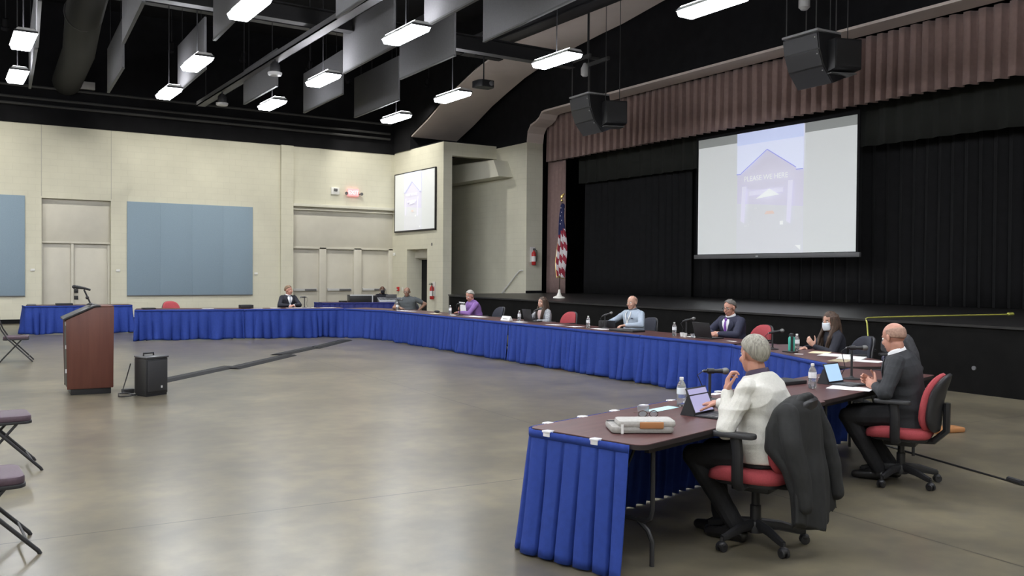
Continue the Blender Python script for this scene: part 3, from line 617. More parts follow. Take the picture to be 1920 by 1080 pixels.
for q in range(len(fm.f)):
    j, i = divmod(q, nu); u = i / nu; v = j / nv
    if v < .42 - .12 * u: fm.m[q] = 2
    else: fm.m[q] = 0 if int((v * 1.15 - u * .45 + 1) * 9.5) % 2 else 1
fm.build('flag_cloth', [fred, fwhite, fblue], t, solid=.004, angle=80)
t.rotation_euler = (.035, 0, 0)
st = MB()
for a in range(3):
    for b in range(6):
        u = .22 + .24 * a + (.1 if b % 2 else 0); v = .06 + .055 * b
        if v < .38 - .12 * u: st.ell(fl(u, v) + V((-.012, 0, 0)), (.006, .016, .016), nu=6, nv=5)
st.build('stars', fwhite, t)
fr = MB(); pts = [fl(1 - k / 20, 1.0) for k in range(21)]
fr.tube(pts, .014, 6); fr.tube([fl(.0, .45 + .55 * k / 16) for k in range(17)], .014, 6); fr.build('fringe', gold, t)

# ------------------------------------------------------------------ tables and skirts
def rounded(w_, d_, r=.06, k=5):
    pts = []
    for cx, cy, a0 in ((w_ / 2 - r, d_ / 2 - r, 0), (-w_ / 2 + r, d_ / 2 - r, 90), (-w_ / 2 + r, -d_ / 2 + r, 180), (w_ / 2 - r, -d_ / 2 + r, 270)):
        for i in range(k + 1): a = math.radians(a0 + 90 * i / k); pts.append((cx + r * math.cos(a), cy + r * math.sin(a)))
    return pts
def table(a, b, depth, lb, z=.74, rnd=.03, top=None, grp='mahogany folding tables of the horseshoe'):
    a, b = V(a), V(b); d = (b - a).normalized(); n = V((-d.y, d.x)); L = (b - a).length; c = (a + b) / 2 + n * depth / 2
    t = thing('folding_table', (c.x, c.y, 0), lb, 'table', math.atan2(d.y, d.x), grp)
    MB().prism(rounded(L - .006, depth, rnd), z - .026, z, 'Z').build('tabletop', top or mahog, t, bevel=.002, seg=1)
    MB().prism(rounded(L - .004, depth + .004, rnd), z - .03, z - .004, 'Z').build('edge_band', edgem, t)
    MB().box((0, depth / 2 - .07, z - .05), (L - .3, .03, .04)).box((0, -depth / 2 + .07, z - .05), (L - .3, .03, .04)).build('apron_rail', darksteel, t)
    for s in (-1, 1):
        x = s * (L / 2 - .26); yy = depth / 2 - .10
        MB().tube([(x, -yy, z - .04), (x, -yy, .32), (x, -yy + .015, .27), (x, -yy + .06, .25), (x, yy - .06, .25), (x, yy - .015, .27), (x, yy, .32), (x, yy, z - .04)], .014, 8).tube([(x, -yy + .1, .25), (x, -yy + .03, .2), (x, -yy, .14), (x, -yy, 0)], .014, 8).tube([(x, yy - .1, .25), (x, yy - .03, .2), (x, yy, .14), (x, yy, 0)], .014, 8).tube([(x, 0, .25), (x - s * .35, 0, z - .05)], .009, 6).build('leg', darksteel, t)
    return t
def skirt(path, lb, z=.735, pitch=.20, amp=.036, flare=.05, seed=1, m=None, step=.02, soft=.5, clips=0, z0=.012, crw=.11, flat=.35):
    P = [V(p) for p in path]; seg = [(P[i + 1] - P[i]).length for i in range(len(P) - 1)]; T = sum(seg); r = random.Random(seed)
    ph = [r.uniform(0, 6.28) for _ in range(6)]
    c = sum(P, V((0, 0))) / len(P)
    def at(s):
        k = 0
        while k < len(seg) - 1 and s > seg[k]: s -= seg[k]; k += 1
        d = (P[k + 1] - P[k]) / max(seg[k], 1e-6); return P[k] + d * s, d
    def fn(u, v):
        s = T * u; p, d = at(s); h = .03; q1 = at(max(0, s - h))[1]; q2 = at(min(T, s + h))[1]; d = (q1 + q2).normalized(); n = V((d.y, -d.x))
        pp = s / pitch + soft * .55 * math.sin(s * 2.1 + ph[0]) + soft * .3 * math.sin(s * 5.3 + ph[1]); fr = pp - math.floor(pp)
        crease = -math.exp(-((fr - .5) / crw) ** 2) * 1.5 + flat * math.cos(2 * PI * fr)
        w_ = crease * amp * (.16 + .84 * min(1, v * 1.25)) if v > .06 else crease * amp * .12
        w_ += soft * v * v * .03 * math.sin(s * 9 + ph[2] + 3 * v) + soft * v * .018 * math.sin(s * 17 + ph[3])
        o_ = p + n * (.012 + flare * v + w_) + d * (soft * .03 * v * math.sin(s * 6 + ph[4]))
        return V((o_.x - c.x, o_.y - c.y, z + (z0 + .012 * math.sin(s * 7 + ph[5]) * soft - z) * v))
    t = thing('table_skirt', (c.x, c.y, 0), lb, 'table skirt', 0, 'pleated table skirts')
    MB().sheet(fn, max(20, int(T / step)), 14).build('skirt_cloth', m or blue, t, solid=.003, angle=85)
    def band(u, v):
        p, d = at(T * u); q1 = at(max(0, T * u - .03))[1]; q2 = at(min(T, T * u + .03))[1]; d = (q1 + q2).normalized(); n = V((d.y, -d.x)); o_ = p + n * .021; return V((o_.x - c.x, o_.y - c.y, z + .002 - .045 * v))
    MB().sheet(band, max(20, int(T / .03)), 2).build('top_band', m or blue, t, solid=.003, angle=85)
    for k in range(clips):
        p, d = at(T * (k + .35) / clips); n = V((d.y, -d.x)); q = p + n * .012
        MB().box((q.x - c.x, q.y - c.y, z + .003), (.055, .05, .012), math.atan2(d.y, d.x)).box((q.x - c.x + n.x * .015, q.y - c.y + n.y * .015, z - .012), (.05, .006, .03), math.atan2(d.y, d.x)).build('skirt_clip', mat('clear_clip', (.75, .75, .78), .25), t, bevel=.003)
    return t
TA = (3.95, 22.4); TA2 = (6.35, 21.85); TA3 = (8.75, 21.3); TB = (9.25, 19.9)
def bpt(k): f = k / 6; return (9.25 + (9.03 - 9.25) * f, 19.9 + (8.42 - 19.9) * f)
TD = (8.95, 8.3); TD2 = (7.82, 5.74); TC = (7.72, 5.62); TCm = (5.36, 5.05); TC2 = (3.0, 4.44)
table(TA, TA2, .76, 'mahogany table of the far row in front of the empty red chair'); skirt([TA, TA2], 'blue skirt at the left end of the far row, below the red chair', seed=2, soft=1)
s_ = bpy.data.objects.get('table_skirt'); 
table(TA2, TA3, .76, 'mahogany table of the far row where the man in dark suit sits'); skirt([TA2, TA3], 'blue skirt of the far row below the man in dark suit', seed=3, soft=1)
table(TA3, TB, .76, 'short angled table joining the far row to the stage row'); skirt([TA3, TB], 'blue skirt on the angled far corner below the man with hand on hip', seed=4, soft=1)
who = ['at its far end beside the man with hand on hip', 'in front of the man in purple shirt', 'between the man in purple shirt and the woman in plaid', 'in front of the woman in plaid cardigan', 'in front of the man in pale blue shirt', 'in front of the man in navy suit and purple tie']
for k in range(6):
    table(bpt(k), bpt(k + 1), .76, 'table of the stage row ' + who[k]); skirt([bpt(k), bpt(k + 1)], 'blue stage-row skirt ' + who[k], seed=10 + k, soft=.8)
table(TD, TD2, .76, 'mahogany table of the angled near corner in front of the masked woman'); skirt([(9.03, 8.42), TD, (7.9, 5.92)], 'blue skirt of the near corner below the stacks of paper', seed=21, soft=.6)
table(TC, TCm, .8, 'mahogany table before the bald man in charcoal suit'); skirt([TC, TCm], 'blue skirt on the inner side of the bald man\'s table', seed=22, soft=.4)
table(TCm, TC2, .83, 'nearest mahogany table, carrying the grey laptop sleeve', rnd=.07)
d_ = (V(TC2) - V(TCm)).normalized(); n_ = V((-d_.y, d_.x)); e0 = V(TC2); e1 = e0 + n_ * .83; r_ = .075
arc = [TCm] + [tuple(e0 - d_ * r_ + n_ * r_ + (V((math.cos(a), math.sin(a))) * r_)) for a in [math.atan2(-n_.y, -n_.x) - PI / 2 * k / 5 for k in range(6)]]
ang = math.atan2(-n_.y, -n_.x); sgn = 1 if abs(((math.atan2(d_.y, d_.x) - ang + PI) % (2 * PI)) - PI - PI / 2) < .1 else -1
arc = [V(TCm)] + [e0 - d_ * r_ + n_ * r_ + V((math.cos(ang + sgn * PI / 2 * k / 5), math.sin(ang + sgn * PI / 2 * k / 5))) * r_ for k in range(6)]
c2 = e1 - d_ * r_ - n_ * r_; a1 = math.atan2(d_.y, d_.x)
arc += [c2 + V((math.cos(a1 + sgn * PI / 2 * k / 5), math.sin(a1 + sgn * PI / 2 * k / 5))) * r_ for k in range(1)]
skirt(arc, 'blue box-pleated skirt wrapping the end of the nearest table', seed=30, pitch=.115, amp=.036, flare=.085, step=.006, soft=.32, clips=9, crw=.065, flat=.16)
# separate side tables
t = table((1.95, 25.75), (4.42, 25.55), .76, 'skirted side table alone by the double door, behind the lectern', grp='skirted side tables'); skirt([(1.93, 26.4), (1.93, 25.75), (4.44, 25.55), (4.44, 26.2)], 'blue skirt around the side table behind the lectern', seed=41, soft=1, flare=.08)
table((9.55, 24.9), (11.75, 24.45), .76, 'audio visual table with navy cloth behind the far row', z=.76, grp='skirted side tables'); skirt([(9.53, 25.5), (9.55, 24.9), (11.75, 24.45), (11.78, 25.0)], 'navy cloth of the audio visual table by the exit doors', z=.757, seed=42, m=navy, soft=1)

# ------------------------------------------------------------------ task chairs
def make_chair(fab, lb, loc, rz, z_seat=.46, arms=True, grp='swivel chairs'):
    t = thing('swivel_chair', loc, lb, 'chair', rz, grp)
    def seat(u, v):
        a = 2 * PI * u; k = (abs(math.cos(a)) ** 4 + abs(math.sin(a)) ** 4) ** -.25
        pr = [(0, .03), (.8, .03), (.97, .015), (1, -.02), (.96, -.05), (.8, -.06), (0, -.06)]; i = min(int(v * 6), 5); f = v * 6 - i
        r = pr[i][0] + (pr[i + 1][0] - pr[i][0]) * f; z = pr[i][1] + (pr[i + 1][1] - pr[i][1]) * f
        x = .25 * r * k * math.cos(a); y = .245 * r * k * math.sin(a); return V((x, y + .01, z_seat - .03 + z - .03 * max(0, y - .12) / .12 * (1 if z > -.05 else .5)))
    MB().sheet(seat, 28, 12, closed=True).build('seat', fab, t, angle=60)
    MB().prism(rounded(.44, .42, .1), z_seat - .105, z_seat - .075, 'Z').box((0, 0, z_seat - .13), (.2, .24, .06)).build('seat_pan', blackpl, t, bevel=.008)
    def back(off, th):
        def fn(u, v):
            a = 2 * PI * u; k = (abs(math.cos(a)) ** 3 + abs(math.sin(a)) ** 3) ** (-1 / 3)
            pr = [(0, 1), (.75, 1), (.95, .75), (1, 0), (.95, -.75), (.75, -1), (0, -1)]; i = min(int(v * 6), 5); f = v * 6 - i
            r = pr[i][0] + (pr[i + 1][0] - pr[i][0]) * f; y = (pr[i][1] + (pr[i + 1][1] - pr[i][1]) * f) * th
            x = .225 * r * k * math.cos(a); z = .235 * r * k * math.sin(a)
            return V((x * (1 - .12 * z / .235), -.235 + off + y - .10 * (z + .23) ** 2 / .28 + .05 * (x / .22) ** 2 - .06 * (z > .1) * (z - .1), z_seat + .20 + z))
        return fn
    MB().sheet(back(.02, .028), 28, 12, closed=True).build('backrest', fab, t, angle=60)
    MB().sheet(back(-.03, .026), 28, 12, closed=True).build('back_shell', blackpl, t, angle=60)
    MB().tube([(0, -.05, z_seat - .12), (0, -.24, z_seat - .11), (0, -.33, z_seat - .02), (0, -.33, z_seat + .2)], .028, 8, sx=1.6).build('back_bar', blackpl, t)
    MB().lathe([(.034, .10), (.034, .24), (.026, .245), (.026, z_seat - .14), (.04, z_seat - .14), (.04, z_seat - .11)], 14).build('gas_lift', blackpl, t)
    MB().lathe([(.055, .075), (.06, .10), (.045, .145), (.03, .15)], 16).build('hub', blackpl, t)
    MB().tube([(.05, .02, z_seat - .13), (.24, .05, z_seat - .135)], .008, 6).ell((.25, .05, z_seat - .135), (.035, .014, .01)).build('lever', blackpl, t)
    for k in range(5):
        a = math.radians(18 + 72 * k); d = V((math.cos(a), math.sin(a), 0))
        lg = MB().tube([d * .03 + V((0, 0, .125)), d * .15 + V((0, 0, .115)), d * .27 + V((0, 0, .085)), d * .30 + V((0, 0, .08))], [.036, .032, .025, .022], 8, sx=.75).build('base_leg', blackpl, t)
        q = d * .305; tn = V((-d.y, d.x, 0)); cs = MB()
        for s in (-1, 1): cs.lathe([(.012, -.009), (.028, -.008), (.03, 0), (.028, .008), (.012, .009)], 14, q + tn * .016 * s + V((0, 0, .03)), rot_to(tn))
        cs.ell(q + V((0, 0, .045)), (.03, .03, .022)).tube([q + V((0, 0, .04)), q + V((0, 0, .09))], .01, 6).build('caster', blackpl, lg)
    if arms:
        for s in (-1, 1):
            ar = MB().tube([(s * .16, .0, z_seat - .1), (s * .27, .0, z_seat - .1), (s * .295, 0, z_seat - .06), (s * .295, 0, z_seat + .1), (s * .295, .01, z_seat + .2)], .022, 8, sx=1.7).build('armrest', blackpl, t)
            MB().prism([(s * .295 + x, y + .02) for x, y in rounded(.09, .27, .04)], z_seat + .2, z_seat + .232, 'Z').build('arm_pad', mat('arm_pad_black', (.03, .03, .032), .5), ar, bevel=.01)
    return t

# ------------------------------------------------------------------ folding chairs at the left
def folding_chair(loc, rz, lb):
    t = thing('folding_chair', loc, lb, 'chair', rz, 'folding chairs of the audience')
    MB().prism(rounded(.42, .40, .07), .415, .465, 'Z').build('seat', plumfab, t, bevel=.014)
    MB().prism(rounded(.43, .41, .07), .395, .418, 'Z').build('seat_frame', darksteel, t, bevel=.004)
    MB().prism([(x, z + .72) for x, z in rounded(.40, .20, .05)], -.295, -.265, 'Y').build('backrest', plumfab, t, bevel=.01)
    for s in (-1, 1):
        MB().tube([(s * .215, -.32, .84), (s * .22, -.22, .58), (s * .225, -.12, .42), (s * .225, .26, .02), (s * .225, .27, 0)], .0125, 8).build('front_leg', darksteel, t)
        MB().tube([(s * .195, .10, .41), (s * .20, -.24, .02), (s * .20, -.25, 0)], .0115, 8).build('rear_leg', darksteel, t)
    MB().tube([(-.215, -.32, .84), (-.19, -.33, .865), (.19, -.33, .865), (.215, -.32, .84)], .0125, 8).build('top_rail', darksteel, t)
    MB().tube([(-.2, -.18, .09), (.2, -.18, .09)], .008, 6).build('cross_bar', darksteel, t); MB().tube([(-.225, .2, .09), (.225, .2, .09)], .008, 6).build('cross_bar', darksteel, t)
folding_chair((1.24, 18.4, 0), -PI / 2 - .12, 'lone folding chair far off at the left edge, before the pale blue panel')
folding_chair((.47, 8.52, 0), -PI / 2 + .03, 'padded folding chair at the left edge, farther of the two near ones')
folding_chair((.24, 6.08, 0), -PI / 2 + .03, 'padded folding chair at the left edge closest to the camera')

# ------------------------------------------------------------------ lectern with gooseneck microphone
t = thing('lectern', (1.77, 13.35, 0), 'reddish brown wooden lectern with slanted black top on black plinth', 'lectern', math.radians(-3))
for s in (-1, 1):
    MB().prism([(-.285, .08), (.275, .08), (.285, 1.17), (.06, 1.17), (-.30, 1.0)], s * .3 - .012, s * .3 + .012, 'Y').build('side_panel', cherry, t, bevel=.004)
MB().b2((.255, -.29, .09), (.28, .29, 1.17)).build('front_panel', cherry, t, bevel=.004)
MB().b2((-.285, -.29, .1), (-.27, .29, .95)).build('back_panel', blackpl, t, bevel=.003)
MB().b2((-.25, -.29, .55), (.25, .29, .57)).build('shelf', cherry, t)
MB().prism([(-.325, .995), (.05, 1.172), (.12, 1.172), (.12, 1.195), (.04, 1.195), (-.335, 1.02)], -.325, .325, 'Y').build('reading_top', blackpl, t, bevel=.006)
MB().prism([(.1, 1.17), (.285, 1.17), (.285, 1.185), (.1, 1.185)], -.31, .31, 'Y').build('top_ledge', cherry, t, bevel=.003)
MB().b2((-.24, -.285, 0), (.25, .285, .095)).build('plinth', blackpl, t, bevel=.006)
for z in (.3, .62, .93): MB().b2((-.306, -.302, z), (-.29, -.27, z + .05)).build('hinge', silver, t)
t = thing('lectern_microphone', (1.77, 13.35, 1.19), 'black angled microphone on short stand on top of the lectern', 'microphone')
MB().lathe([(.05, 0), (.05, .012), (.02, .03)], 14, (.02, 0, -.0)).build('microphone_base', darksteel, t)
MB().tube([(.02, 0, .02), (-.005, 0, .08), (-.06, 0, .21)], .011, 8).ell((-.02, 0, .10), (.022, .022, .025)).build('microphone_arm', darksteel, t)
MB().tube([(.02, 0, .205), (-.06, 0, .23), (-.15, 0, .245), (-.17, 0, .247)], [.014, .018, .024, .02], 10).ell((-.18, 0, .248), (.03, .026, .026)).build('microphone_body', darksteel, t)

# floor loudspeaker with cables
t = thing('floor_loudspeaker', (2.42, 12.62, 0), 'black loudspeaker standing on the floor right of the lectern', 'loudspeaker', math.radians(28))
MB().prism([(-.175, -.14), (.175, -.14), (.15, .08), (.09, .2), (-.09, .2), (-.15, .08)], .02, .50, 'Z').build('cabinet', blackpl, t, bevel=.015)
MB().b2((-.155, -.152, .06), (.155, -.138, .47)).build('grille', mat('grille_dark', (.03, .03, .032), .5), t, bevel=.006)
MB().prism([(-.185, -.15), (.185, -.15), (.155, .09), (.09, .21), (-.09, .21), (-.155, .09)], .5, .525, 'Z').build('top_cap', mat('grey_cap', (.06, .06, .065), .35), t, bevel=.008)
MB().tube([(-.08, .03, .522), (-.08, .03, .56), (.08, .03, .56), (.08, .03, .522)], .012, 6).build('handle', blackpl, t)
MB().prism([(-.165, -.13), (.165, -.13), (.14, .07), (.08, .19), (-.08, .19), (-.14, .07)], 0, .022, 'Z').build('foot_plate', blackpl, t)
MB().b2((.05, -.157, .1), (.075, -.15, .13)).build('badge', silver, t)
r = random.Random(3)
pts = [(2.2, 12.75, .42), (2.14, 12.72, .22), (2.08, 12.66, .06)] + [(2.12 + .11 * math.cos(a * .8) + .02 * r.random(), 12.6 + .16 * math.sin(a * .8), .012 + .007 * (a % 4)) for a in range(16)]
tag(MB().tube(pts, .008, 6).build('cable', blackpl), 'coil of black cable on the floor between lectern and loudspeaker', 'cable')
tag(MB().prism([(x, y) for x, y in rounded(.16, .1, .03)], 0, .06, 'Z').build('power_brick', blackpl, bevel=.01), 'small black power brick amid the cable coil', 'power supply').location = (2.2, 12.95, 0)
# cable ramps
rub = mat('dark_rubber', (.02, .02, .02), .85, var=.15, scale=12, spec=.2)
MT = [((2.75, 13.95), (4.3, 15.6), 'cable ramp section nearest the floor loudspeaker'), ((4.22, 15.28), (5.9, 17.2), 'second cable ramp section from the floor loudspeaker'), ((5.72, 17.34), (6.98, 18.72), 'third cable ramp section from the floor loudspeaker'), ((6.88, 18.52), (8.4, 20.35), 'farthest cable ramp section, ending at the blue skirts')]
for a, b, lb in MT:
    a, b = V(a), V(b); L = (b - a).length; c = (a + b) / 2
    t = thing('cable_ramp', (c.x, c.y, 0), 'flat dark rubber ' + lb, 'cable ramp', math.atan2((b - a).y, (b - a).x), 'rubber cable ramp sections')
    MB().prism([(-.17, 0), (.17, 0), (.11, .022), (-.11, .022)], -L / 2, L / 2, 'X').build('ramp_body', rub, t)
    MB().b2((-L / 2 + .02, -.07, .015), (L / 2 - .02, .07, .026)).build('ramp_lid', mat('rubber_lid', (.035, .035, .035), .8, spec=.2), t, bevel=.003)
# cords, tan folder
tag(MB().tube([(7.9, 5.5, .008), (7.75, 5.08, .008), (7.51, 4.35, .008), (7.34, 3.84, .008), (7.2, 3.4, .008)], .008, 6).build('cable', blackpl), 'black cable lying on the floor behind the bald man\'s chair', 'cable')
tag(MB().tube([(7.36, 3.86, .02), (7.3, 3.72, .02)], .022, 8).build('cable_plug', blackpl), 'plug joint on the black floor cable at the right edge', 'plug')
tag(MB().tube([(12.42, 8.72, .35), (12.40, 8.72, .62), (12.40, 8.75, .92), (12.44, 8.8, .985), (12.6, 8.88, .995), (13.63, 8.87, .995), (16.2, 8.55, .995)], .011, 8).build('cord', yellow), 'yellow cord running over the stage edge behind the bald man', 'cord')
tag(MB().tube([(16.2, 8.55, 1.0), (16.32, 8.53, 1.0)], .03, 8).build('cord_plug', yellow), 'yellow plug at the end of the cord on the stage deck', 'plug')
t = thing('shoulder_bag', (9.1, 5.46, 0), 'flat tan leather bag on the floor behind the bald man\'s chair', 'bag', -.3)
MB().prism(rounded(.42, .2, .05), 0, .05, 'Z').build('bag_body', tanl, t, bevel=.015); MB().tube([(-.18, .08, .05), (-.1, .16, .02), (.1, .16, .02), (.2, .06, .04)], .012, 6).build('strap', tanl, t)
tag(MB().lathe([(.05, 0), (.055, .04), (.03, .08)], 10).build('scarf', mat('pink_cloth', (.7, .4, .4), .8)), 'small pink cloth on the floor beside the tan bag', 'cloth').location = (8.75, 5.45, 0)
for (x, y, z, lb) in ((12.25, 6.6, .55, 'round grey wall socket on the stage front at right'),):
    tag(MB().lathe([(.03, 0), (.03, .02)], 12, (0, 0, 0), rot_to(V((-1, 0, 0)))).build('socket', greypl), lb, 'socket').location = (12.30, 6.95, .38)

# ------------------------------------------------------------------ people
skin1 = mat('light_skin', (.50, .285, .21), .5, var=.06, scale=25)
skin2 = mat('ruddy_skin', (.47, .235, .17), .5, var=.06, scale=25)
skin3 = mat('brown_skin', (.16, .085, .055), .5, var=.06, scale=25)
lipm = mat('lip_skin', (.33, .12, .10), .5)
eyew = mat('eye_white', (.7, .68, .66), .3); eyed = mat('eye_dark', (.02, .015, .012), .2)
trous = mat('dark_trousers', (.014, .014, .016), .85, var=.15, scale=60)
SEC = [(0, .160, .118), (.12, .168, .128), (.3, .152, .112), (.45, .152, .112), (.62, .170, .122), (.76, .182, .118), (.86, .176, .100), (.93, .132, .080), (.975, .078, .066), (1.0, .058, .058)]
def sec(t):
    for i in range(len(SEC) - 1):
        if t <= SEC[i + 1][0] or i == len(SEC) - 2:
            a, b = SEC[i], SEC[i + 1]; f = max(0, min(1, (t - a[0]) / (b[0] - a[0]))); f = f * f * (3 - 2 * f) if 0 < i else f
            return a[1] + (b[1] - a[1]) * f, a[2] + (b[2] - a[2]) * f
class Fig:
    def __init__(s, lean, twist=0, belly=0, wide=1.0, slump=.3, side=0.0, ln=.53):
        s.lean = math.radians(lean); s.belly = belly; s.wide = wide; s.pts = []; p = V((0, -.02, .535)); s.dirs = []
        n = 40
        for i in range(n + 1):
            t = i / n; a = s.lean * min(1, .25 + t * 1.2) + math.radians(slump * 40) * max(0, t - .55); b = math.radians(side) * t
            d = V((math.sin(b), math.sin(a) * math.cos(b), math.cos(a) * math.cos(b))); s.pts.append(p.copy()); s.dirs.append(d); p = p + d * ln / n
    def at(s, t):
        i = max(0, min(40, t * 40)); k = min(39, int(i)); f = i - k
        return s.pts[k].lerp(s.pts[k + 1], f), s.dirs[k]
    def frame(s, t):
        p, d = s.at(t); x = V((1, 0, 0)); x = (x - d * x.dot(d)).normalized(); y = d.cross(x); return p, x, y, d
    def dims(s, t, e=0):
        w_, h = sec(max(0, min(1, t))); b = s.belly * math.exp(-((t - .28) / .2) ** 2); return w_ * s.wide + e + b * .5, h * (.5 + .5 * s.wide) + e, b
    def ring(s, t, e, n=28):
        p, x, y, d = s.frame(t); w_, h, b = s.dims(t, e); out = []
        if t < 0: p = p + d * t * .5
        for j in range(n):
            a = 2 * PI * j / n; c, q = math.cos(a), math.sin(a); k = (abs(c) ** 2.4 + abs(q) ** 2.4) ** (-1 / 2.4)
            out.append(p + x * w_ * k * c + y * (h * k * q + (b if q > 0 else 0) * max(0, q)))
        return out
    def loft(s, mb, t0, t1, e, n=28, flare=0):
        k = 22; rings = [s.ring(t0 + (t1 - t0) * i / k, e + flare * max(0, 1 - i / 5)) for i in range(k + 1)]
        vs = [p for r in rings for p in r]
        fs = [[i * n + j, i * n + (j + 1) % n, (i + 1) * n + (j + 1) % n, (i + 1) * n + j] for i in range(k) for j in range(n)] + [list(range(n))[::-1], [k * n + j for j in range(n)]]
        mb.add(vs, fs); return mb
    def surf(s, t, xf, off):
        p, x, y, d = s.frame(t); w_, h, b = s.dims(t, off); k = max(0, 1 - abs(xf) ** 2.4) ** (1 / 2.4)
        return p + x * w_ * xf + y * (h + b) * k
    def shoulder(s, sd):
        p, x, y, d = s.frame(.845); return p + x * .165 * s.wide * sd + y * .0
def ik(S, W, pole, l1=.285, l2=.255):
    S, W = V(S), V(W); d = W - S; L = d.length
    if L > (l1 + l2) * .995: W = S + d * ((l1 + l2) * .995 / L); d = W - S; L = d.length
    a = (l1 * l1 - l2 * l2 + L * L) / (2 * L); h = math.sqrt(max(0, l1 * l1 - a * a)); u = d / L; pl = V(pole); pl = (pl - u * pl.dot(u)).normalized()
    return S + u * a + pl * h, W
def hand(mb, W, d, nrm, side, curl=.5, spread=.1, sc=1.0):
    W = V(W); d = V(d).normalized(); n = V(nrm); n = (n - d * n.dot(d)).normalized(); lat = d.cross(n) * side
    M = Matrix((lat, d, n)).transposed()
    mb.ell(W + d * .048 * sc, (.040 * sc, .052 * sc, .017 * sc), M, 14, 10); mb.cap(W - d * .03, W + d * .03 * sc, .027 * sc, .026 * sc, 10)
    mb.cap(W + d * .04 * sc - lat * .025 * sc, W + d * .082 * sc - lat * .028 * sc, .014 * sc, .011 * sc, 8); mb.cap(W + d * .04 * sc + lat * .02 * sc, W + d * .085 * sc + lat * .026 * sc, .015 * sc, .011 * sc, 8)
    for k, (o_, ln) in enumerate(((.030, .9), (.010, 1.0), (-.011, .95), (-.030, .76))):
        p = W + d * (.090 - .006 * abs(k - 1.2)) * sc + lat * o_ * sc; dr = (d + lat * o_ * spread * 12).normalized(); c = curl * (.8 + .12 * k)
        for j, (l, r0, r1) in enumerate(((.044, .0095, .0088), (.028, .0088, .0080), (.022, .0080, .0070))):
            a = c * (j + .6); q = p + (dr * math.cos(a) + n * math.sin(a)) * l * ln * sc; mb.cap(p, q, r0 * sc, r1 * sc, 8); p = q
    p = W + d * .022 * sc + lat * .030 * sc
    for l, r0, r1, k in ((.042, .014, .0105, 0), (.034, .0105, .0095, .35), (.026, .0095, .008, .6)):
        q = p + (lat * (.72 - k * .6) + d * (.62 + k * .3) + n * (.30 + k * .3 * curl)).normalized() * l * sc; mb.cap(p, q, r0 * sc, r1 * sc, 8); p = q

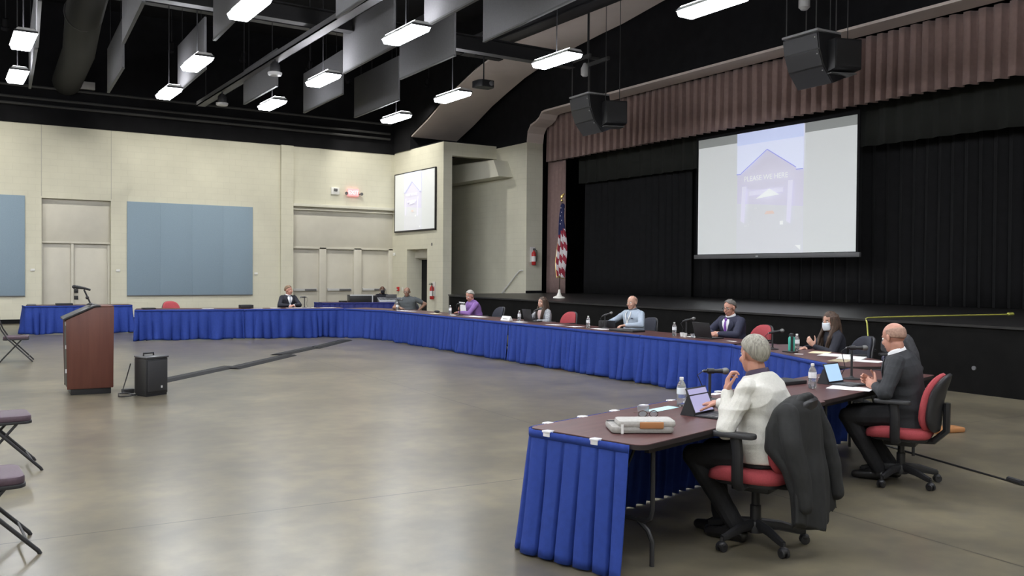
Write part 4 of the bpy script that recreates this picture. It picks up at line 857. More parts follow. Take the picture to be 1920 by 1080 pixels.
def person(label, loc, heading, lean=6, head_yaw=0, head_pitch=5, arms=None, outfit=None, hair=None, skin=None, belly=0.0, wide=1.0, vox=.007, side=0, slump=.3, ankle=((.13, .36), (-.13, .36)), z0=0.0, sc=1.0, neck_fwd=0.0):
    o_ = outfit; skin = skin or skin1
    F = Fig(lean, belly=belly, wide=wide, slump=slump, side=side)
    root = thing('person', loc, label, 'person', -math.radians(heading)); root.scale = (sc,) * 3
    N, _, _, nd = F.frame(.96)
    HM = Matrix.Rotation(-math.radians(head_yaw), 3, 'Z') @ Matrix.Rotation(-math.radians(head_pitch), 3, 'X')
    HC = N + nd * .03 + V((0, .022 + neck_fwd, .105))
    Hh = lambda p: HC + HM @ V(p)
    inv = HM.transposed()
    # ---- body
    b = MB(); F.loft(b, .0, 1.0, -.004)
    b.cap(F.at(.93)[0], Hh((0, -.02, -.06)), .058, .052, 14)
    E_ = {}
    for sd, key in ((-1, 'L'), (1, 'R')):
        a = arms[key]; S = F.shoulder(sd); El, W = ik(S, a['w'], a.get('pole', (sd * .6, -.3, -1))); E_[key] = (S, El, W)
        b.chain([S, El], [.050, .040]); b.cap(El, El.lerp(W, .35), .040, .040); b.cap(El.lerp(W, .35), W, .040, .026)
        hd = a.get('d') or (W - El); hand(b, W, hd, a.get('n', (0, 0, -1)), sd * a.get("flip", 1), a.get('curl', .5), a.get('spread', .1))
        hx, (ax, ay) = sd * .095, ankle[0 if sd > 0 else 1]
        K = V((sd * .125, .42, .515)); A = V((ax, ay, .10)); b.chain([V((hx, .0, .55)), K], [.078, .056]); b.chain([K, K.lerp(A, .35), A], [.054, .052, .036]); b.cap(A, A + V((0, .12, -.06)), .034, .022)
        E_['leg' + key] = (V((hx, 0, .55)), K, A)
    b.ell(Hh((0, -.012, .03)), (.076, .097, .087), HM, 20, 14); b.ell(Hh((0, .03, -.03)), (.060, .062, .082), HM); b.ell(Hh((0, .05, -.088)), (.036, .036, .026), HM)
    b.ell(Hh((0, .035, -.065)), (.052, .05, .04), HM)
    b.ell(Hh((0, .102, -.026)), (.0145, .017, .015), HM); b.cap(Hh((0, .088, .018)), Hh((0, .103, -.022)), .009, .012, 8); b.cap(Hh((-.034, .073, .022)), Hh((.034, .073, .022)), .012, .012, 8)
    b.ell(Hh((-.036, .066, -.03)), (.023, .022, .022), HM); b.ell(Hh((.036, .066, -.03)), (.023, .022, .022), HM); b.ell(Hh((0, .086, -.064)), (.025, .013, .012), HM)
    for sx in (-1, 1): b.ell(Hh((sx * .079, -.012, -.004)), (.010, .021, .032), HM @ Matrix.Rotation(sx * .35, 3, 'Z'))
    hair = hair or {}; hm = hair.get('mat')
    stub = hair.get('stubble')
    def paint(c):
        q = inv @ (c - HC)
        if c.z < .30: return 5
        if q.y > .07 and abs(q.x) < .023 and -.071 < q.z < -.056: return 1
        if hm and q.y > .055 and .013 < abs(q.x) < .046 and .022 < q.z < .033: return 2
        if stub and q.length < .16 and q.z > -.07 and (q.y < .02 - .5 * max(0, q.z) or q.z > .2) and not (abs(q.x) > .074 and q.y > -.05 and q.z < .03) and stub == 'ring' and q.z < .075 and q.z > -.055: return 2
        if hair.get('beard') and q.y > .02 and q.z < -.045 and q.length < .16 and q.z > -.125 and not (abs(q.x) < .025 and q.z > -.075 and q.z < -.05): return 2
        return 0
    body = remesh(b, 'body', [skin, lipm, hm or skin, eyew, eyed, mat('black_sock', (.012, .012, .013), .9)], vox, 2, root, paint=paint)
    ex = MB()
    for sx in (-1, 1):
        ex.ell(Hh((sx * .031, .0735, .004)), (.0135, .012, .0105), HM, 10, 8, 3); ex.ell(Hh((sx * .031, .0815, .004)), (.006, .005, .006), HM, 8, 6, 4)
    bm = bmesh.new(); bm.from_mesh(body.data); vv = [bm.verts.new(p) for p in ex.v]
    for f, mi in zip(ex.f, ex.m): fc = bm.faces.new([vv[i] for i in f]); fc.material_index = mi; fc.smooth = True
    bm.to_mesh(body.data); bm.free()
    # ---- trousers, shoes
    tr = MB(); F.loft(tr, -.06, .14, .016)
    for key in 'LR':
        h, K, A = E_['leg' + key]; tr.chain([h, K], [.098, .074]); tr.chain([K, A + V((0, -.005, .0))], [.073, .056])
    remesh(tr, 'trousers', o_.get('trousers', trous), vox * 1.15, 3, root, .006, 8)
    for sd, key in ((-1, 'L'), (1, 'R')):
        A = E_['leg' + key][2]; sh = MB(); sh.cap(A + V((0, -.045, -.055)), A + V((0, .02, -.05)), .042, .044); sh.cap(A + V((0, .02, -.055)), A + V((sd * .012, .17, -.066)), .044, .033); sh.cap(A + V((0, 0, -.05)), A + V((0, 0, .0)), .046, .046)
        for i, p in enumerate(sh.v): p.z = max(p.z, .004)
        remesh(sh, 'shoe', o_.get('shoes', shoe), .008, 2, root)
    # ---- upper garment
    kind = o_['kind']; m = o_['mat']; e = {'suit': .020, 'sweater': .017, 'cardigan': .018}.get(kind, .012)
    g = MB(); F.loft(g, o_.get('hem', -.02), .985, e, flare=o_.get('flare', .004))
    for sd, key in ((-1, 'L'), (1, 'R')):
        S, El, W = E_[key]; c_ = .0 if kind != 'suit' else .004
        g.ell(S + V((-sd * .012, 0, .0)), (.068 + c_, .066 + c_, .066 + c_))
        if o_.get('short'): g.cap(S, S.lerp(El, .6), .062, .058)
        else:
            g.cap(S, El, .061 + c_, .054 + c_); g.cap(El, El.lerp(W, .94), .054 + c_, .038 + c_)
    up = remesh(g, {'suit': 'suit_jacket', 'sweater': 'sweater', 'shirt': 'shirt', 'polo': 'polo_shirt', 'cardigan': 'cardigan', 'jacket': 'jacket'}[kind], [m] + ([o_['mat2']] if 'mat2' in o_ else []), vox, 3, root, o_.get('wr', .007), o_.get('ws', 7), (.6, .6, 1.4), paint=o_.get('paint'))
    # collar
    if o_.get('collar'):
        cm = o_['collar']; cp, cx, cy, cd = F.frame(.955); cb = MB()
        def cf(u, v):
            a = 2 * PI * u; gap = .0; r = .068 + .012 * v * (1 if kind != 'suit' else .6); return cp + cx * r * math.cos(a) + cy * (r * 1.0 * math.sin(a)) + cd * (.038 - .045 * v - .02 * max(0, math.sin(a)) ** 2) + nd * .01
        cb.sheet(cf, 24, 3, closed=True); cb.build('collar', cm, root, solid=.006, angle=80)
    if kind == 'suit' or o_.get('vee'):
        off = e + .008; vb = MB(); top, bot = .95, .50
        vb.sheet(lambda u, v: F.surf(top + (bot - top) * v, (u - .5) * 2 * (.36 * (1 - v) ** .8 + .01), off), 8, 12); vb.build('shirt_front', o_['vee'], root, solid=.004, angle=80)
        if o_.get('tie'):
            tb = MB(); tb.sheet(lambda u, v: F.surf(.94 + (.46 - .94) * v, (u - .5) * (.12 + .12 * v), off + .008), 4, 12); tb.ell(F.surf(.945, 0, off + .008), (.02, .014, .022)); tb.build('necktie', o_['tie'], root, solid=.006, angle=80)
        if kind == 'suit':
            for sd in (-1, 1):
                lb_ = MB(); lb_.sheet(lambda u, v: F.surf(.955 + (.47 - .955) * v, sd * ((.36 * (1 - v) ** .8 + .01) + u * (.30 * math.sin(PI * min(1, v * .9 + .15)) + .04)), off + .003), 5, 14); lb_.build('lapel', m, root, solid=.006, angle=80)
    if o_.get('cuffs'):
        for key in 'LR':
            S, El, W = E_[key]; MB().cap(El.lerp(W, .93), El.lerp(W, 1.01), .037, .034, 12).build('shirt_cuff', o_['cuffs'], root)
    if o_.get('lanyard'):
        lm = MB()
        for sd in (-1, 1): lm.sheet(lambda u, v: F.surf(.95 + (.55 - .95) * v, sd * (.34 * (1 - v)) + (u - .5) * .09, e + .014), 2, 12)
        lm.build('lanyard', o_['lanyard'], root, solid=.004, angle=80)
        q = F.surf(.50, 0, e + .018); MB().box(q, (.06, .008, .085)).build('badge', whitepl, root, bevel=.002)
    if o_.get('pocket'):
        q = F.surf(.74, -.45, e + .012); MB().box(q, (.05, .008, .02)).build('shirt_emblem', o_['pocket'], root)
    if o_.get('buttons'):
        bb = MB()
        for k in range(6): bb.ell(F.surf(.86 - .12 * k, 0, e + .012), (.006, .006, .006), nu=8, nv=6)
        bb.build('buttons', o_['buttons'], root)
    if o_.get('watch'):
        S, El, W = E_[o_['watch']]; d = (W - El).normalized(); Mx = rot_to(d); c = W - d * .012
        MB().tube([c + Mx @ V((.031 * math.cos(a * PI / 8), .027 * math.sin(a * PI / 8), 0)) for a in range(17)], .007, 6).build('wristwatch', blackpl, root)
    # ---- hair
    st = hair.get('style')
    if st:
        def capf(th0, th1, k=1.05, lift=0):
            def fn(u, v):
                az = 2 * PI * u; t = math.radians(th0(az) + (th1(az) - th0(az)) * v); kk = k * (1 - .045 * v ** 4) * (1 + .012 * noise.noise(V((math.cos(az) * 3, math.sin(az) * 3, t * 4))))
                return Hh((.077 * kk * math.sin(t) * math.sin(az), -.012 + .098 * kk * math.sin(t) * math.cos(az) - (.012 if t > 1.5 and math.cos(az) < 0 else 0) * (t - 1.5), .03 + (.088 + lift) * kk * math.cos(t)))
            return fn
        sm = lambda az: (1 - math.cos(az)) / 2
        if st == 'short':
            MB().sheet(capf(lambda a: 0, lambda a: hair.get('front', 48) + (hair.get('back', 130) - hair.get('front', 48)) * sm(a) ** .8 - (10 if abs(math.sin(a)) > .9 else 0), 1.06, hair.get('lift', .004)), 32, 12, closed=True).build('hair', hm, root, solid=.012, angle=80)
        elif st == 'ring':
            fq = capf(lambda a: hair.get('top', 66), lambda a: 86 + 42 * sm(a) ** .9, hair.get('k', 1.03))
            MB().sheet(lambda u, v: fq((1.45 + (2 * PI - 2.9) * u) / (2 * PI), v), 28, 8).build('hair', hm, root, solid=.005, angle=80)
        elif st == 'long':
            hb = MB(); hb.ell(Hh((0, -.022, .035)), (.088, .100, .095), HM, 20, 14)
            r = random.Random(hash(label) % 99 if False else len(label))
            for k in range(15):
                a = math.radians(62 + 236 * k / 14); p0 = Hh((.074 * math.sin(a), -.02 + .09 * math.cos(a), .045)); p1 = Hh((.092 * math.sin(a), -.025 + .098 * math.cos(a), -.06)); fr = abs(math.sin(a)) > .55
                L_ = hair.get('len', .26); sgn = 1 if math.sin(a) > 0 else -1
                fw = hair.get('fwd', .10) if (fr and math.cos(a) > -.45) else -.03
                p2 = p1 + V((sgn * .012, fw * .75, -L_ * .55)); p3 = p2 + V((-sgn * .018 + r.uniform(-.02, .02), fw * .35, -L_ * .5 + r.uniform(-.03, .03)))
                hb.chain([p0, p1, p2, p3], [.028, .026, .022, .010], 10)
            remesh(hb, 'hair', hm, .007, 1, root, .006, 22, (1, 1, .25), keep=lambda c: not ((lambda q: q.y > .048 and -.14 < q.z < .062 and abs(q.x) < .062)(inv @ (c - HC))))
    if o_.get('glasses'):
        gl = MB()
        for sx in (-1, 1):
            gl.tube([Hh((sx * .033 + .026 * math.cos(a * PI / 6), .098 - .006 * abs(math.cos(a * PI / 6)), .002 + .018 * math.sin(a * PI / 6))) for a in range(13)], .0028, 6); gl.tube([Hh((sx * .058, .09, .006)), Hh((sx * .080, .02, .008)), Hh((sx * .083, -.02, .002))], .003, 6)
        gl.tube([Hh((-.009, .102, .006)), Hh((.009, .102, .006))], .0025, 6); gl.build('glasses', o_['glasses'], root)
    if o_.get('mask'):
        mk = MB(); mk.sheet(lambda u, v: Hh(((.068) * math.sin((u - .5) * 2.5) * (1 - .25 * abs(v - .5)), .036 + (.078 + .008 * math.sin(PI * v)) * math.cos((u - .5) * 2.5), -.005 - .105 * v)), 14, 8); mk.build('face_mask', o_['mask'], root, solid=.004, angle=80)
        MB().tube([Hh((.06, .055, -.03)), Hh((.082, .0, -.01)), Hh((.085, -.02, -.012))], .002, 5).tube([Hh((-.06, .055, -.03)), Hh((-.082, .0, -.01)), Hh((-.085, -.02, -.012))], .002, 5).build('mask_loop', whitepl, root)
    return root, F, E_

# ------------------------------------------------------------------ who sits where
hd = lambda h: -math.radians(h)
grayhair = hair_mat('grey_hair', (.26, .245, .205), .4)
dkhair = hair_mat('dark_hair', (.022, .016, .012))
brhair = hair_mat('brown_hair', (.060, .036, .024), .5)
sandhair = hair_mat('sandy_hair', (.20, .13, .08), .35)
whhair = hair_mat('white_hair', (.40, .38, .34), .25)
stubm = mat('cropped_hair', (.33, .205, .155), .8, var=.25, scale=60)
knit = mat('offwhite_knit', (.60, .59, .54), .9, var=.05, scale=90, bump=.25, bscale=260)
charcoal = mat('charcoal_suiting', (.021, .0225, .026), .8, var=.12, scale=90)
navysuit = mat('navy_suiting', (.022, .024, .048), .8, var=.1, scale=90)
blacksuit = mat('black_suiting', (.016, .017, .026), .8, var=.1, scale=90)
purple = mat('purple_shirting', (.225, .115, .34), .8, var=.06, scale=60)
paleblue = mat('pale_blue_shirting', (.33, .39, .47), .8, var=.06, scale=60)
greypolo = mat('slate_polo', (.085, .095, .10), .85, var=.08, scale=60)
whshirt = mat('white_shirting', (.78, .78, .80), .75)
tiep = mat('purple_tie', (.16, .05, .30), .5); tieg = mat('silver_tie', (.42, .45, .5), .5)
darkjac = mat('dark_navy_jacket', (.014, .015, .024), .8, var=.1, scale=60)
plaidg = mat('grey_plaid_knit', (.30, .31, .33), .9, var=.35, scale=26)
blackknit = mat('black_knit', (.012, .012, .018), .85)
redskin = skin2

C1 = make_chair(redfab, 'red swivel chair nearest the camera with a black jacket over its back', (4.28, 3.79, 0), hd(-20), .50)
C2 = make_chair(redfab, 'red swivel chair with black shell under the bald man in charcoal suit', (6.56, 4.30, 0), hd(-24), .47)
chairs = [(darkfab, 'dark swivel chair behind the man in purple shirt', (10.46, 17.02), -86), (redfab, 'red swivel chair behind the woman in plaid cardigan', (10.42, 14.27), -95), (darkfab, 'dark swivel chair hidden behind the man in pale blue shirt', (10.34, 11.84), -90),
          (redfab, 'red swivel chair behind the man in navy suit and purple tie', (10.42, 9.36), -86), (darkfab, 'dark swivel chair under the masked woman', (9.66, 7.12), -66), (darkfab, 'empty dark swivel chair with a grey coat, right of the masked woman', (10.2, 7.02), -62),
          (redfab, 'empty red swivel chair at the left end of the far row', (4.95, 22.95), 175), (darkfab, 'dark swivel chair behind the man in dark suit of the far row', (7.76, 22.66), 178), (darkfab, 'dark swivel chair under the man with hand on hip', (10.05, 20.25), -140), (darkfab, 'dark swivel chair behind the audio visual table', (11.72, 25.55), 190)]
for fb, lb, (x, y), h in chairs:
    src = C2; o = dup(src, (x, y, 0), hd(h), lb)
    if fb is darkfab: swap(o, redfab, darkfab)
def drape(m, loc, rz, lb, zt, zb, seed=1):
    """a jacket hung over a chair back: closed folded shell round the backrest, two sleeves, collar"""
    t = tag(empty('jacket', loc, rz), lb, 'jacket'); g = MB(); n = 56; H_ = zt - zb
    rows = [(0, .12, -.265, .020), (.015, .17, -.265, .045), (.05, .22, -.262, .070), (.11, .250, -.250, .105), (.25, .266, -.235, .130), (.42, .276, -.240, .135), (.58, .280, -.315, .085), (.74, .284, -.348, .062), (.88, .292, -.355, .060), (1, .298, -.36, .058)]
    vs = []
    for i in range(41):
        f = i / 40; k = 0
        while k < len(rows) - 2 and f > rows[k + 1][0]: k += 1
        a, b = rows[k], rows[k + 1]; w_ = max(0, min(1, (f - a[0]) / (b[0] - a[0]))); hw, yc, hdp = (a[j] + (b[j] - a[j]) * w_ for j in (1, 2, 3))
        for j in range(n):
            th = 2 * PI * j / n; c, s = math.cos(th), math.sin(th); q = (abs(c) ** 2.6 + abs(s) ** 2.6) ** (-1 / 2.6)
            fo = f * (.022 * math.sin(5 * th + 1.3 * seed + 2 * f) + .014 * math.sin(9 * th + 2.1 + 3 * f)) * (1 if s < .2 else .3)
            z = zt - H_ * f + f * (.03 * math.sin(2 * th + seed) + .05 * (abs(c) - .5))
            vs.append(V(((hw + fo) * q * c, yc + (hdp + fo) * q * s, z)))
    g.add(vs, [[i * n + j, i * n + (j + 1) % n, (i + 1) * n + (j + 1) % n, (i + 1) * n + j] for i in range(40) for j in range(n)] + [list(range(n))[::-1], [40 * n + j for j in range(n)]])
    remesh(g, 'jacket_body', m, .008, 3, t, .010, 6.5, (1, 1, .5))
    c_ = MB(); c_.chain([(-.14, -.29, zt - .03), (-.06, -.30, zt - .012), (.06, -.30, zt - .012), (.14, -.29, zt - .03)], [.022, .026, .026, .022]); c_.chain([(-.12, -.32, zt - .06), (0, -.33, zt - .05), (.12, -.32, zt - .06)], [.018, .02, .018])
    remesh(c_, 'collar', m, .007, 3, t, .004, 12)
    for s, sw in ((-1, .03), (1, .0)):
        a = MB(); a.chain([(s * .215, -.27, zt - .09), (s * .27, -.315, zt - .24), (s * (.295 - sw), -.375, zt - .46), (s * (.30 - sw), -.40, zb + .12 + sw)], [.062, .060, .054, .046])
        remesh(a, 'sleeve', m, .008, 3, t, .011, 8, (1, 1, .5))
    return t
drape(mat('black_jacket_cloth', (.012, .0125, .0125), .75, var=.2, scale=30), (4.28, 3.79, 0), hd(-20), 'black jacket draped over the back of the nearest red chair', .95, .20)
drape(mat('grey_coat_cloth', (.045, .045, .05), .85, var=.2, scale=30), (10.2, 7.02, 0), hd(-62), 'dark grey coat hanging over the empty chair right of the masked woman', .94, .35)

V_N = .0055
person('man seen from behind in off-white sweater, chin on hand, at the nearest table', (4.31, 3.75, 0), -16, lean=9, head_yaw=30, head_pitch=3,
       arms={'L': dict(w=(-.175, .165, .945), pole=(-.55, .05, -1), d=(.22, .12, 1), n=(.6, -.8, .1), curl=1.0), 'R': dict(w=(.16, .405, .815), pole=(.7, -.3, -.8), d=(-.15, 1, -.10), n=(0, -.1, -1), curl=.45)},
       outfit=dict(kind='sweater', mat=knit, collar=mat('plum_collar', (.05, .035, .06), .8), hem=.0, flare=.014, wr=.021, ws=5, watch='L'), hair=dict(mat=grayhair, style='short', front=40, lift=.002, back=138), skin=redskin, belly=.03, wide=1.08, vox=.0045, slump=.35, ankle=((.02, .30), (-.06, .16)))
person('bald man in charcoal suit in profile on the red chair', (6.60, 4.29, 0), -26, lean=11, head_yaw=34, head_pitch=14,
       arms={'L': dict(w=(-.10, .21, .77), pole=(-1, -.1, -.6), d=(.5, .8, .3), n=(.9, -.2, 0), curl=.9), 'R': dict(w=(.05, .24, .77), pole=(1, 0, -.6), d=(-.25, .8, .45), n=(-.9, -.2, 0), curl=.8)},
       outfit=dict(kind='suit', mat=charcoal, vee=whshirt, collar=whshirt, cuffs=whshirt, tie=mat('dark_tie', (.03, .03, .06), .5), hem=-.22, flare=.02, wr=.009, ws=6), hair=dict(mat=stubm, style='ring', k=1.012), skin=redskin, wide=1.05, vox=.005, slump=.5, ankle=((.10, .12), (-.05, .20)))
person('woman in white face mask and dark jacket with long brown hair', (9.56, 7.18, 0), -66, lean=12, head_yaw=-14, head_pitch=12,
       arms={'L': dict(w=(-.05, .35, .835), pole=(-.8, 0, -1), d=(.2, .5, .6), n=(.7, -.6, 0), curl=.9), 'R': dict(w=(.05, .42, .80), pole=(1, 0, -.8), d=(-.4, .8, 0), n=(0, 0, -1), curl=.4)},
       outfit=dict(kind='jacket', mat=darkjac, mask=mat('pale_mask', (.62, .68, .74), .8)), hair=dict(mat=brhair, style='long', len=.30), wide=.88, sc=.94, slump=.4)
person('man with glasses in navy suit and purple tie speaking', (10.10, 9.42, 0), -92, lean=10, head_yaw=4, head_pitch=12,
       arms={'L': dict(w=(-.05, .38, .79), pole=(-1, 0, -.5), d=(.8, .6, .1), n=(.2, -.5, -.7), curl=.9), 'R': dict(w=(.05, .40, .79), pole=(1, 0, -.5), d=(-.8, .6, .1), n=(-.2, -.5, -.7), curl=.9)},
       outfit=dict(kind='suit', mat=navysuit, vee=whshirt, collar=whshirt, cuffs=whshirt, tie=tiep, hem=-.15, glasses=eyed, wr=.007), hair=dict(mat=mat('pepper_hair', (.12, .11, .10), .75, var=.4, scale=60), style='short', front=38), skin=redskin, wide=1.12, belly=.03)
person('balding man in pale blue shirt with lanyard, arms spread on the table', (10.12, 11.72, 0), -92, lean=4, head_yaw=-8, head_pitch=4,
       arms={'L': dict(w=(-.20, .36, .80), pole=(-1, -.3, -.4), d=(.4, .8, 0), n=(0, 0, -1), curl=.7), 'R': dict(w=(.36, .30, .80), pole=(1, -.5, -.3), d=(.0, .9, -.05), n=(0, 0, -1), curl=.5)},
       outfit=dict(kind='shirt', mat=paleblue, lanyard=whitepl, collar=mat('grey_collar', (.10, .11, .13), .8), pocket=mat('dark_emblem', (.05, .06, .09), .7), wr=.008, cuffs=paleblue), hair=dict(mat=stubm, style='ring', k=1.012), skin=skin1, wide=1.14, belly=.035)
person('woman in grey plaid cardigan with long brown hair', (10.06, 14.32, 0), -96, lean=6, head_yaw=2, head_pitch=4,
       arms={'L': dict(w=(-.10, .34, .79), pole=(-1, 0, -.6), d=(.8, .6, 0), n=(0, 0, -1), curl=.5), 'R': dict(w=(.10, .34, .79), pole=(1, 0, -.6), d=(-.8, .6, 0), n=(0, 0, -1), curl=.5)},
       outfit=dict(kind='cardigan', mat=plaidg, vee=mat('rose_blouse', (.50, .36, .34), .8), wr=.006), hair=dict(mat=brhair, style='long', len=.30), wide=.9, sc=.93)
person('white-haired man in purple shirt reading from a sheet of paper', (10.16, 17.12, 0), -88, lean=20, head_yaw=-6, head_pitch=24,
       arms={'L': dict(w=(.0, .42, .79), pole=(-1, 0, -.5), d=(.9, .3, 0), n=(0, 0, -1), curl=.3), 'R': dict(w=(.17, .27, .80), pole=(1, 0, -.6), d=(-.1, .6, .6), n=(-.9, 0, 0), curl=.6)},
       outfit=dict(kind='shirt', mat=purple, collar=purple, wr=.010), hair=dict(mat=whhair, style='short', front=36), skin=redskin, wide=1.12, belly=.03)
person('man in slate grey polo shirt and glasses, hand on hip, at the far corner', (10.0, 20.2, 0), -142, lean=6, head_yaw=-4, head_pitch=6, side=4,
       arms={'L': dict(w=(-.26, .02, .70), pole=(-1, -.25, .15), d=(.6, .3, -.5), n=(1, 0, 0), curl=.6), 'R': dict(w=(.12, .36, .79), pole=(1, 0, -.6), d=(-.4, .9, 0), n=(0, 0, -1), curl=.4)},
       outfit=dict(kind='polo', mat=greypolo, collar=greypolo, short=True, glasses=eyed, wr=.007), hair=dict(mat=mat('grey_crop', (.16, .13, .11), .8, var=.3, scale=60), style='ring', k=1.02), skin=mat('tan_skin', (.27, .15, .10), .5), wide=1.18, belly=.05)
person('man in black shirt and dark face mask behind the audio visual table', (11.72, 25.50, 0), 192, lean=6, head_yaw=0, head_pitch=4,
       arms={'L': dict(w=(-.14, .34, .79), pole=(-1, 0, -.6), d=(.2, .9, 0), n=(0, 0, -1), curl=.4), 'R': dict(w=(.14, .34, .79), pole=(1, 0, -.6), d=(-.2, .9, 0), n=(0, 0, -1), curl=.4)},
       outfit=dict(kind='shirt', mat=blackknit, mask=blackknit, pocket=whitepl), hair=dict(mat=dkhair, style='ring', k=1.02), skin=skin3, sc=.95, wide=1.0, vox=.008)
person('man in dark suit with silver tie seated at the far row below the pilaster', (7.74, 22.66, 0), 176, lean=5, head_yaw=-42, head_pitch=2,
       arms={'L': dict(w=(-.02, .36, .79), pole=(-1, 0, -.5), d=(.9, .35, 0), n=(0, -.3, -1), curl=.5), 'R': dict(w=(.10, .34, .79), pole=(1, 0, -.5), d=(-.9, .35, 0), n=(0, 0, -1), curl=.5)},
       outfit=dict(kind='suit', mat=blacksuit, vee=whshirt, collar=whshirt, cuffs=whshirt, tie=tieg, hem=-.15), hair=dict(mat=sandhair, style='short', front=42), skin=redskin, wide=1.05, vox=.008)

# ------------------------------------------------------------------ things on the tables
ZT0 = .741
def bottle(x, y, lb, z=ZT0):
    t = thing('water_bottle', (x, y, z), lb, 'bottle', R_.uniform(0, 3), 'clear water bottles on the tables')
    MB().lathe([(.028, 0), (.032, .006), (.032, .05), (.0305, .055), (.032, .06), (.032, .135), (.028, .155), (.014, .18), (.0125, .188)], 18).build('bottle_body', water, t)
    MB().lathe([(.0328, .085), (.0330, .086), (.0330, .132), (.0328, .133)], 18).build('paper_label', mat('bottle_label', (.75, .77, .80), .5), t)
    MB().lathe([(.0145, .186), (.0145, .202), (.012, .204)], 14).build('cap', whitepl, t)
def mic(x, y, rz, lb, h=.21, L=.15, z=ZT0, tilt=.0, boom=0.0):
    t = thing('microphone_on_stand', (x, y, z), lb, 'microphone', rz, 'table microphones on stands')
    MB().lathe([(.075, 0), (.075, .008), (.02, .018), (.012, .03)], 20).build('stand_base', darksteel, t)
    MB().tube([(0, 0, .02), (0, 0, h)] + ([(boom, 0, h + boom * .35)] if boom else []), .011, 8).build('stand_pole', darksteel, t)
    p = V((boom, 0, h + boom * .35 + .012)); d = V((math.cos(tilt), 0, math.sin(tilt)))
    MB().tube([p - d * .02, p + d * .03], .02, 10).build('clip', blackpl, t)
    MB().tube([p - d * .05, p + d * L * .45, p + d * L * .62], [.011, .016, .018], 12).build('microphone_body', blackpl, t)
    g = MB().ell(p + d * L * .76, (.026, .026, .03), rot_to(d)).build('grille', mat('mic_grille', (.17, .17, .165), .45, metal=.6), t)
    MB().tube([p - d * .05, p - d * .055], .006, 6).build('connector', silver, t)
    MB().tube([p - d * .05, p - d * .09 + V((0, .01, -.03)), V((-.05, .02, .10)), V((-.09, .05, .006)), V((-.16, .12, .006))], .0035, 5).build('cable', blackpl, t)
def papers(x, y, rz, lb, n=6, m=None, w_=.216, d_=.279, z=ZT0, grp=None, cat='paper'):
    t = MB(); r = random.Random(int(x * 97 + y * 31))
    for k in range(max(1, n // 4)):
        t.box((r.uniform(-.01, .01), r.uniform(-.01, .01), .0016 * 4 * (k + .5) * n / 24), (w_, d_, .004 * n / 16), r.uniform(-.06, .06))
    o = t.build('paper_stack' if n > 2 else 'paper_sheet', m or white, smooth=False); o.location = (x, y, z); o.rotation_euler = (0, 0, rz); return tag(o, lb, cat, grp)
def laptop(x, y, rz, lb, open_=1.75, w_=.34, d_=.24, z=ZT0, m=None, screen=None):
    t = thing('laptop', (x, y, z), lb, 'laptop', rz); m = m or blackpl
    MB().b2((-w_ / 2, -d_ / 2, 0), (w_ / 2, d_ / 2, .018)).build('base', m, t, bevel=.004)
    MB().b2((-w_ / 2 + .02, -d_ / 2 + .07, .0175), (w_ / 2 - .02, d_ / 2 - .02, .0195)).build('keyboard', greypl, t)
    l = MB().box((0, 0, .115), (w_, .008, .225)).build('lid', m, t, bevel=.004); l.location = (0, d_ / 2, .016); l.rotation_euler = (-(open_ - PI / 2), 0, 0)
    s_ = MB().box((0, -.0046, .118), (w_ - .03, .001, .19)).build('screen', screen or mat('dark_screen', (.02, .02, .03), .2), l, smooth=False)
def tablet(x, y, rz, lb, screen, w_=.25, h_=.18, tilt=.42, z=ZT0, folio=True):
    t = thing('tablet', (x, y, z), lb, 'tablet', rz)
    b = MB().box((0, 0, h_ / 2), (w_, .009, h_)).build('tablet_body', blackpl, t, bevel=.003); b.rotation_euler = (-tilt, 0, 0); b.location = (0, .02, .012)
    MB().box((0, -.0052, h_ / 2), (w_ - .022, .001, h_ - .022)).build('screen', screen, b, smooth=False)
    if folio:
        MB().b2((-w_ / 2, -.20, 0), (w_ / 2, .02, .011)).build('keyboard_folio', mat('folio_black', (.022, .022, .026), .6), t, bevel=.003)
        k = MB()
        for i in range(12):
            for j in range(4): k.box((-w_ / 2 + .02 + i * (w_ - .04) / 11, -.155 + .035 * j, .0125), ((w_ - .04) / 13, .026, .003))
        k.build('keyboard_keys', greypl, t, smooth=False)
        MB().prism([(.02, 0), (.13, 0), (.075, h_ * .75), (.068, h_ * .75)], -w_ / 2, w_ / 2, 'X').build('kick_stand', mat('folio_black', (.022, .022, .026), .6), t)
# nearest table
t = thing('laptop_sleeve', (3.52, 4.02, ZT0), 'grey felt laptop sleeve with tan strap on the nearest table', 'bag', math.radians(-30))
felt = mat('grey_felt', (.33, .32, .30), .95, var=.1, scale=60)
MB().prism(rounded(.37, .26, .03), 0, .042, 'Z').build('sleeve_body', felt, t, bevel=.015)
MB().prism([(x + .025, y - .045) for x, y in rounded(.34, .17, .025)], .036, .075, 'Z').build('front_pocket', mat('grey_felt_light', (.40, .39, .365), .95, var=.1, scale=60), t, bevel=.014)
MB().b2((-.02, -.137, .03), (.12, -.125, .068)).build('leather_strap', tanl, t, bevel=.004)
MB().tube([(-.185, .06, .045), (-.12, .05, .047), (.17, .05, .047)], .004, 6).build('zipper', darksteel, t)
MB().b2((-.13, -.132, .0), (-.115, -.122, .055)).build('zip_tag', whitepl, t)
t = thing('reading_glasses', (3.70, 4.14, ZT0 + .043), 'clear reading glasses lying on the grey laptop sleeve', 'glasses', -.5)
gm = MB()
for s in (-1, 1): gm.tube([(s * .034 + .027 * math.cos(a * PI / 6), 0, .022 + .02 * math.sin(a * PI / 6)) for a in range(13)], .003, 6).tube([(s * .062, 0, .03), (s * .064, .12, .012)], .003, 6)
